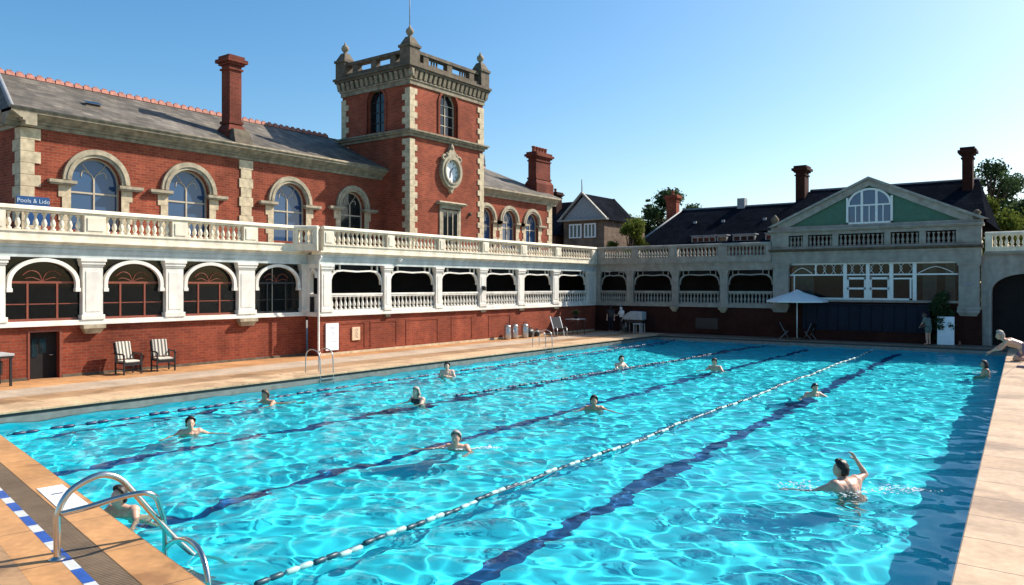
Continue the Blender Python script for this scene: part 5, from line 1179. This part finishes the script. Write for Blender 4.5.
    if loc[2] < -.1: body.cycles.is_caustics_receiver = True
    # clothes: offset copies of the body surface they cover
    if clothes:
        co = [v.co.copy() for v in m2.vertices]; no = [v.normal.copy() for v in m2.vertices]
        def cls(p):
            best = None
            for a_, b_, k in segs:
                ab = b_ - a_; tt = max(0, min(1, (p - a_).dot(ab) / ab.length_squared)); dd = (p - a_ - ab * tt).length
                w_ = dd - (.10 if k == 'torso' else 0) * scale
                if best is None or w_ < best[0]: best = (w_, k, tt)
            return best[1], best[2]
        kk = [cls(p) for p in co]
        for nm, mt, pred in clothes:
            keep = [pred(kk[i][0], kk[i][1], co[i]) for i in range(len(co))]
            mp = {}; vs = []; fs = []
            for p in m2.polygons:
                if all(keep[i] for i in p.vertices):
                    f = []
                    for i in p.vertices:
                        if i not in mp: mp[i] = len(vs); vs.append(co[i] + no[i] * .012 * scale)
                        f.append(mp[i])
                    fs.append(f)
            if fs:
                me = bpy.data.meshes.new(nm); me.from_pydata(vs, [], fs); me.polygons.foreach_set('use_smooth', [True] * len(fs)); me.materials.append(M[mt])
                c = bpy.data.objects.new(nm, me); COL.objects.link(c); c.parent = t
                so = c.modifiers.new('solid', 'SOLIDIFY'); so.thickness = .01; so.offset = -1
    # hair
    rg = random.Random(hash(label) % 1000 if False else len(label)); 
    if hstyle:
        def inhair(d):
            x, y, z = d
            if hstyle == 'cap': return z - .55 * y > .12
            if hstyle == 'long': return (z - .9 * y > .18 and z > -.3) or (y < .05 and z > -1.0)
            return (z - .95 * y > .22 and z > -.05) or (y < -.25 and z > -.5)
        kp = [inhair(d) for d in SD]; vs = []; mp = {}; fs = []
        for f in SF:
            if all(kp[i] for i in f):
                g_ = []
                for i in f:
                    if i not in mp:
                        d = SD[i]; p = head_point(d); e = .007 if hstyle == 'cap' else .009 + .020 * rg.random() + .008 * max(0, d[2])
                        if hstyle == 'long' and d[2] < 0: e += .012; p = p + Vector((0, -.01, -.05 * -d[2]))
                        p = p + Vector(d).normalized() * e; mp[i] = len(vs); vs.append(hp(p))
                    g_.append(mp[i])
                if len(set(g_)) > 2: fs.append(g_)
        me = bpy.data.meshes.new('hair'); me.from_pydata(vs, [], fs); me.validate(); me.polygons.foreach_set('use_smooth', [True] * len(me.polygons)); me.materials.append(M[hair])
        bm_ = bmesh.new(); bm_.from_mesh(me); bmesh.ops.remove_doubles(bm_, verts=bm_.verts, dist=1e-4); bm_.to_mesh(me); bm_.free()
        c = bpy.data.objects.new('swim_cap' if hstyle == 'cap' else 'hair', me); COL.objects.link(c); c.parent = t
        so = c.modifiers.new('solid', 'SOLIDIFY'); so.thickness = .02 * scale; so.offset = -1
    for s in (-1, 1):
        mb = MB(); p = head_point((s * .36, math.sqrt(1 - .13), .02)); q = hp(p + Vector((0, -.002, 0))); mb.ball(tuple(q), .0085 * scale, 8, 6, (1.3, 1, .7)); e = mb.build('eye', 'eye'); e.parent = t
    mb = MB(); pts = [hp(head_point((a, math.sqrt(1 - a * a - .27), -.52)) + Vector((0, .001, 0))) for a in (-.26, -.13, 0, .13, .26)]; mb.tube(pts, [.002, .005, .006, .005, .002], 6); e = mb.build('mouth', 'lip'); e.parent = t
    return t
def swim_pose(torso=55, up=.0, armL=(-.42, .18, -.10), armR=(.42, .18, -.10), wL=(-.52, .42, -.06), wR=(.52, .42, -.06), legs=True, hd=(0, .06, .25)):
    """torso leant back by `torso` degrees from upright, shoulders at about the surface (z = 0)"""
    a = R(torso); d = Vector((0, -math.sin(a), -math.cos(a))); ch = Vector((0, 0, -.07 + up)); J = dict(chest=ch, belly=ch + d * .22, pelvis=ch + d * .44)
    J['neck'] = ch + Vector((0, .03 + .05 * math.sin(a), .13)); J['hbase'] = J['neck'] + Vector((0, .03, .05)); J['head'] = J['neck'] + Vector((0, .045, .145))
    J['shL'] = ch + Vector((-.185, .0, .07)); J['shR'] = ch + Vector((.185, .0, .07))
    J['elL'] = ch + Vector(armL); J['elR'] = ch + Vector(armR); J['wrL'] = ch + Vector(wL); J['wrR'] = ch + Vector(wR)
    if legs:
        for s, x in (('L', -.1), ('R', .1)):
            p = J['pelvis'] + Vector((x, 0, 0)); k = p + d * .42 + Vector((x * .6, .08, -.03)); J['hip' + s] = p; J['kn' + s] = k; J['an' + s] = k + d * .40 + Vector((0, -.06, .0)); J['to' + s] = J['an' + s] + d * .14
    return J
briefs = lambda k, t_, p: k == 'torso' and False
def trunks(J):
    z = J
    return lambda k, t_, p: (k == 'thigh' and t_ < .35)
bottoms = ('swim_shorts', 'swim_blue', lambda k, t_, p: k == 'thigh' and t_ < .45)
def suit(mat): return ('swimsuit', mat, lambda k, t_, p: k == 'torso' and p.z < .10 and abs(p.x) < .17)
def face_to(px, py, tx, ty): return math.atan2(ty - py, tx - px) - R(90)
CAMF = lambda k: face_to(*SWIM[k], 0, 0)
P3 = lambda k, dz=0: (SWIM[k][0], SWIM[k][1], WZ + dz)
# a: man facing the camera, arms spread
person('dark haired swimmer facing the camera with both arms spread, left of the others', P3('a'), CAMF('a') + .1, swim_pose(35, .02, (-.42, .06, -.02), (.40, .14, -.02), (-.66, .16, -.06), (.56, .36, -.08)), 'skin', 'hair_dark', 'short', (bottoms,))
person('brown haired swimmer low in the water beside the left lane rope', P3('b'), CAMF('b') - .9, swim_pose(60, .02, (-.38, .24, -.02), (.40, .2, -.02), (-.3, .55, -.04), (.5, .5, -.04)), 'skin_tan', 'hair_brown', 'short', (bottoms,))
person('pale bather upright with folded arms close to the left pool wall', P3('c'), CAMF('c'), swim_pose(8, .15, (-.30, .10, -.16), (.30, .10, -.16), (-.02, .24, -.06), (.02, .26, -.12)), 'skin_pale', 'hair_dark', 'short', (bottoms,))
person('fair haired bather in a black swimsuit turned sideways', P3('d'), CAMF('d') - .8, swim_pose(12, .08, (-.30, .22, -.12), (.34, .20, -.14), (-.2, .5, -.2), (.38, .52, -.2)), 'skin_pale', 'hair_grey', 'long', (suit('swim_black'),))
person('grey haired swimmer with one pale arm stretched out, beside the middle dark line', P3('e'), CAMF('e') - .25, swim_pose(55, .01, (-.36, .20, -.06), (.40, .10, .04), (-.30, .48, -.08), (.78, .16, .0)), 'skin', 'hair_grey', 'short', (bottoms,))
person('dark haired swimmer facing the camera with arms wide on the middle dark line', P3('f'), CAMF('f'), swim_pose(35, .04, (-.42, .12, -.02), (.42, .12, -.02), (-.62, .30, -.06), (.64, .26, -.05)), 'skin_tan', 'hair_dark', 'short', (bottoms,))
person('small distant bather upright in pale sunlight on the lane rope of small dark floats', P3('g'), CAMF('g') + .7, swim_pose(15, .10, (-.30, .2, -.14), (.34, .2, -.08), (-.2, .42, -.18), (.48, .46, -.14)), 'skin_pale', 'hair_dark', 'short', (bottoms,))
person('most distant swimmer in the middle of the pool, only head and shoulders showing', P3('h'), CAMF('h') - .2, swim_pose(30, .10, (-.36, .2, -.1), (.36, .2, -.1), (-.5, .42, -.12), (.5, .42, -.12)), 'skin', 'hair_brown', 'short', (bottoms,))
person('swimmer in a dark cap close to the dark lane line on the right', P3('i'), CAMF('i') + .5, swim_pose(45, .05, (-.40, .16, -.04), (.40, .16, -.04), (-.62, .34, -.1), (.6, .4, -.1)), 'skin', 'cap_dark', 'cap', (bottoms,))
JJ = swim_pose(20, .07, (-.44, .24, -.06), (.46, .0, .17), (-.64, .48, -.14), (.36, .08, .38)); JJ['pnR'] = Vector((-1, .3, 0))
JJ['shL'] += Vector((-.035, 0, 0)); JJ['shR'] += Vector((.035, 0, .02))
for q in 'LR': JJ['kn' + q] = JJ['hip' + q] + Vector((0, .30, -.26)); JJ['an' + q] = JJ['kn' + q] + Vector((0, -.36, -.16)); JJ['to' + q] = JJ['an' + q] + Vector((0, -.12, -.06))
person('broad bare backed swimmer with one arm raised above the water', P3('j'), R(64), JJ, 'skin', 'hair_dark', 'short', (bottoms,), (R(22), 0, 0), 1.06, build=1.5)
person('bather with dark hair leaning back in the water beside the right coping', P3('k'), R(36.2 + 70), swim_pose(-18, .20, (-.30, -.06, -.2), (.30, .02, -.2), (-.34, .1, -.36), (.3, .2, -.36)), 'skin_tan', 'hair_dark', 'long', (bottoms,))
person('dark haired swimmer close to the near coping behind the big steel ladder', P3('l'), CAMF('l') - .75, swim_pose(30, .06, (-.36, .14, -.10), (.38, .20, -.10), (-.46, .34, -.2), (.56, .46, -.14)), 'skin', 'hair_dark', 'short', (bottoms,), (R(-15), R(8), 0))

STAND = dict(pelvis=(0, 0, .93), belly=(0, .01, 1.1), chest=(0, 0, 1.30), neck=(0, 0, 1.48), hbase=(0, .02, 1.54), head=(0, .035, 1.63), shL=(-.18, 0, 1.40), shR=(.18, 0, 1.40), elL=(-.25, -.01, 1.12), elR=(.25, -.01, 1.12), wrL=(-.24, .1, .90), wrR=(.24, .1, .90), hipL=(-.09, 0, .9), hipR=(.09, 0, .9), knL=(-.10, .03, .48), knR=(.10, .03, .48), anL=(-.10, -.01, .07), anR=(.10, -.01, .07), toL=(-.11, .15, .03), toR=(.11, .15, .03))
def shirt(m_): return ('shirt', m_, lambda k, t_, p: (k == 'torso' and p.z > .88) or (k == 'uparm' and t_ < .7))
def shorts(m_): return ('shorts', m_, lambda k, t_, p: (k == 'torso' and p.z <= .96) or (k == 'thigh' and t_ < .6))
def trousers(m_): return ('trousers', m_, lambda k, t_, p: (k == 'torso' and p.z <= .96) or k == 'thigh' or (k == 'shin' and t_ < .95))
Jb = dict(STAND); Jb.update(chest=(0, .08, 1.28), neck=(0, .17, 1.43), hbase=(0, .21, 1.48), head=(0, .26, 1.55), shL=(-.18, .10, 1.37), shR=(.18, .10, 1.37), elL=(-.24, .20, 1.12), elR=(.24, .2, 1.12), wrL=(-.14, .36, 1.0), wrR=(.14, .36, 1.0))
person('bare legged person in a grey green shirt standing beside the white board', (-5.95, 43.45, .004), R(60), Jb, 'skin', 'hair_brown', 'short', (shirt('shirt_grey'), shorts('shirt_grey')), (0, R(-20), 0), .93)
person('dark clothed person standing in the shade below the far veranda, left of the pair', (-24.05, 43.6, .004), R(200), STAND, 'skin', 'hair_dark', 'short', (shirt('black'), trousers('navy')), scale=.95)
J2 = dict(STAND); J2.update(elR=(.3, .12, 1.16), wrR=(.24, .34, 1.1))
person('person in a white shirt standing in the shade below the far veranda', (-23.35, 43.75, .004), R(150), J2, 'skin', 'hair_dark', 'short', (shirt('shirt_white'), trousers('black')), scale=.93)
# bather kneeling on the right coping, leaning out over the water
K = dict(pelvis=(0, -.02, .40), belly=(0, .16, .50), chest=(0, .36, .56), neck=(0, .53, .64), hbase=(0, .57, .68), head=(0, .63, .75), shL=(-.18, .42, .58), shR=(.18, .42, .58), elL=(-.2, .58, .36), elR=(.2, .66, .40), wrL=(-.12, .82, .28), wrR=(.14, .88, .22),
         hipL=(-.1, -.02, .36), hipR=(.1, -.02, .36), knL=(-.14, .24, .07), knR=(.14, .24, .07), anL=(-.13, -.18, .06), anR=(.13, -.18, .06), toL=(-.13, -.3, .03), toR=(.13, -.3, .03))
person('grey haired bather kneeling on the right coping and reaching down over the water', (-1.62, 36.2, .012), R(90), K, 'skin', 'hair_grey', 'short', (('swim_shorts', 'purple', lambda k, t_, p: (k == 'torso' and p.y < .06) or (k == 'thigh' and t_ < .7)),), (0, R(-10), 0), 1.3)
tw = thing('towel_bag', 'mauve cloth bag and towel heap on the right coping beside the kneeling bather', 'bag', (-1.15, 33.6, .01))
mb = MB(); mb.ball((-1.1, 33.7, .25), .27, 16, 10, (1, .9, .95)); mb.build('bag_body', 'purple', tw); MB().tube(smooth([(-1.2, 33.6, .45), (-1.15, 33.6, .68), (-1.0, 33.7, .68), (-.95, 33.7, .45)]), .025, 6).build('strap', 'purple', tw)
mb = MB(); mb.slab((-1.75, -1.25, 33.2, 33.5), (-1.7, -1.3, 33.24, 33.46), .012, .09); mb.build('towel', 'purple', tw, .03)
# foam kicked up by the big swimmer and the middle one
def foam(pts, n, seed, smin=.004, smax=.018):
    rg = np.random.default_rng(seed); mb = MB()
    for k in range(n):
        a, b, wd = pts[rg.integers(len(pts))]; f = rg.uniform(); p = Vector(a).lerp(Vector(b), f) + Vector((rg.normal() * wd, rg.normal() * wd, 0)); s = rg.uniform(smin, smax)
        mb.ball((p.x, p.y, WZ + .004 + abs(rg.normal()) * .012), s, 6, 4, (1.8 * rg.uniform(.6, 1.4), 1.3, .3))
    tag(mb.build('splash_foam', 'foam'), kind='stuff')
foam([((-2.3, 13.6, 0), (-1.85, 13.8, 0), .07), ((-2.62, 13.35, 0), (-2.3, 13.65, 0), .15), ((-3.05, 12.95, 0), (-2.85, 13.0, 0), .2), ((-3.8, 12.85, 0), (-3.4, 12.95, 0), .2)], 420, 1, .003, .014)
foam([((-9.7, 12.05, 0), (-9.3, 12.35, 0), .06), ((-10.3, 11.7, 0), (-9.9, 11.8, 0), .08)], 120, 2, .006, .02)
foam([((-2.9, 33.4, 0), (-2.6, 34.4, 0), .15)], 90, 3)
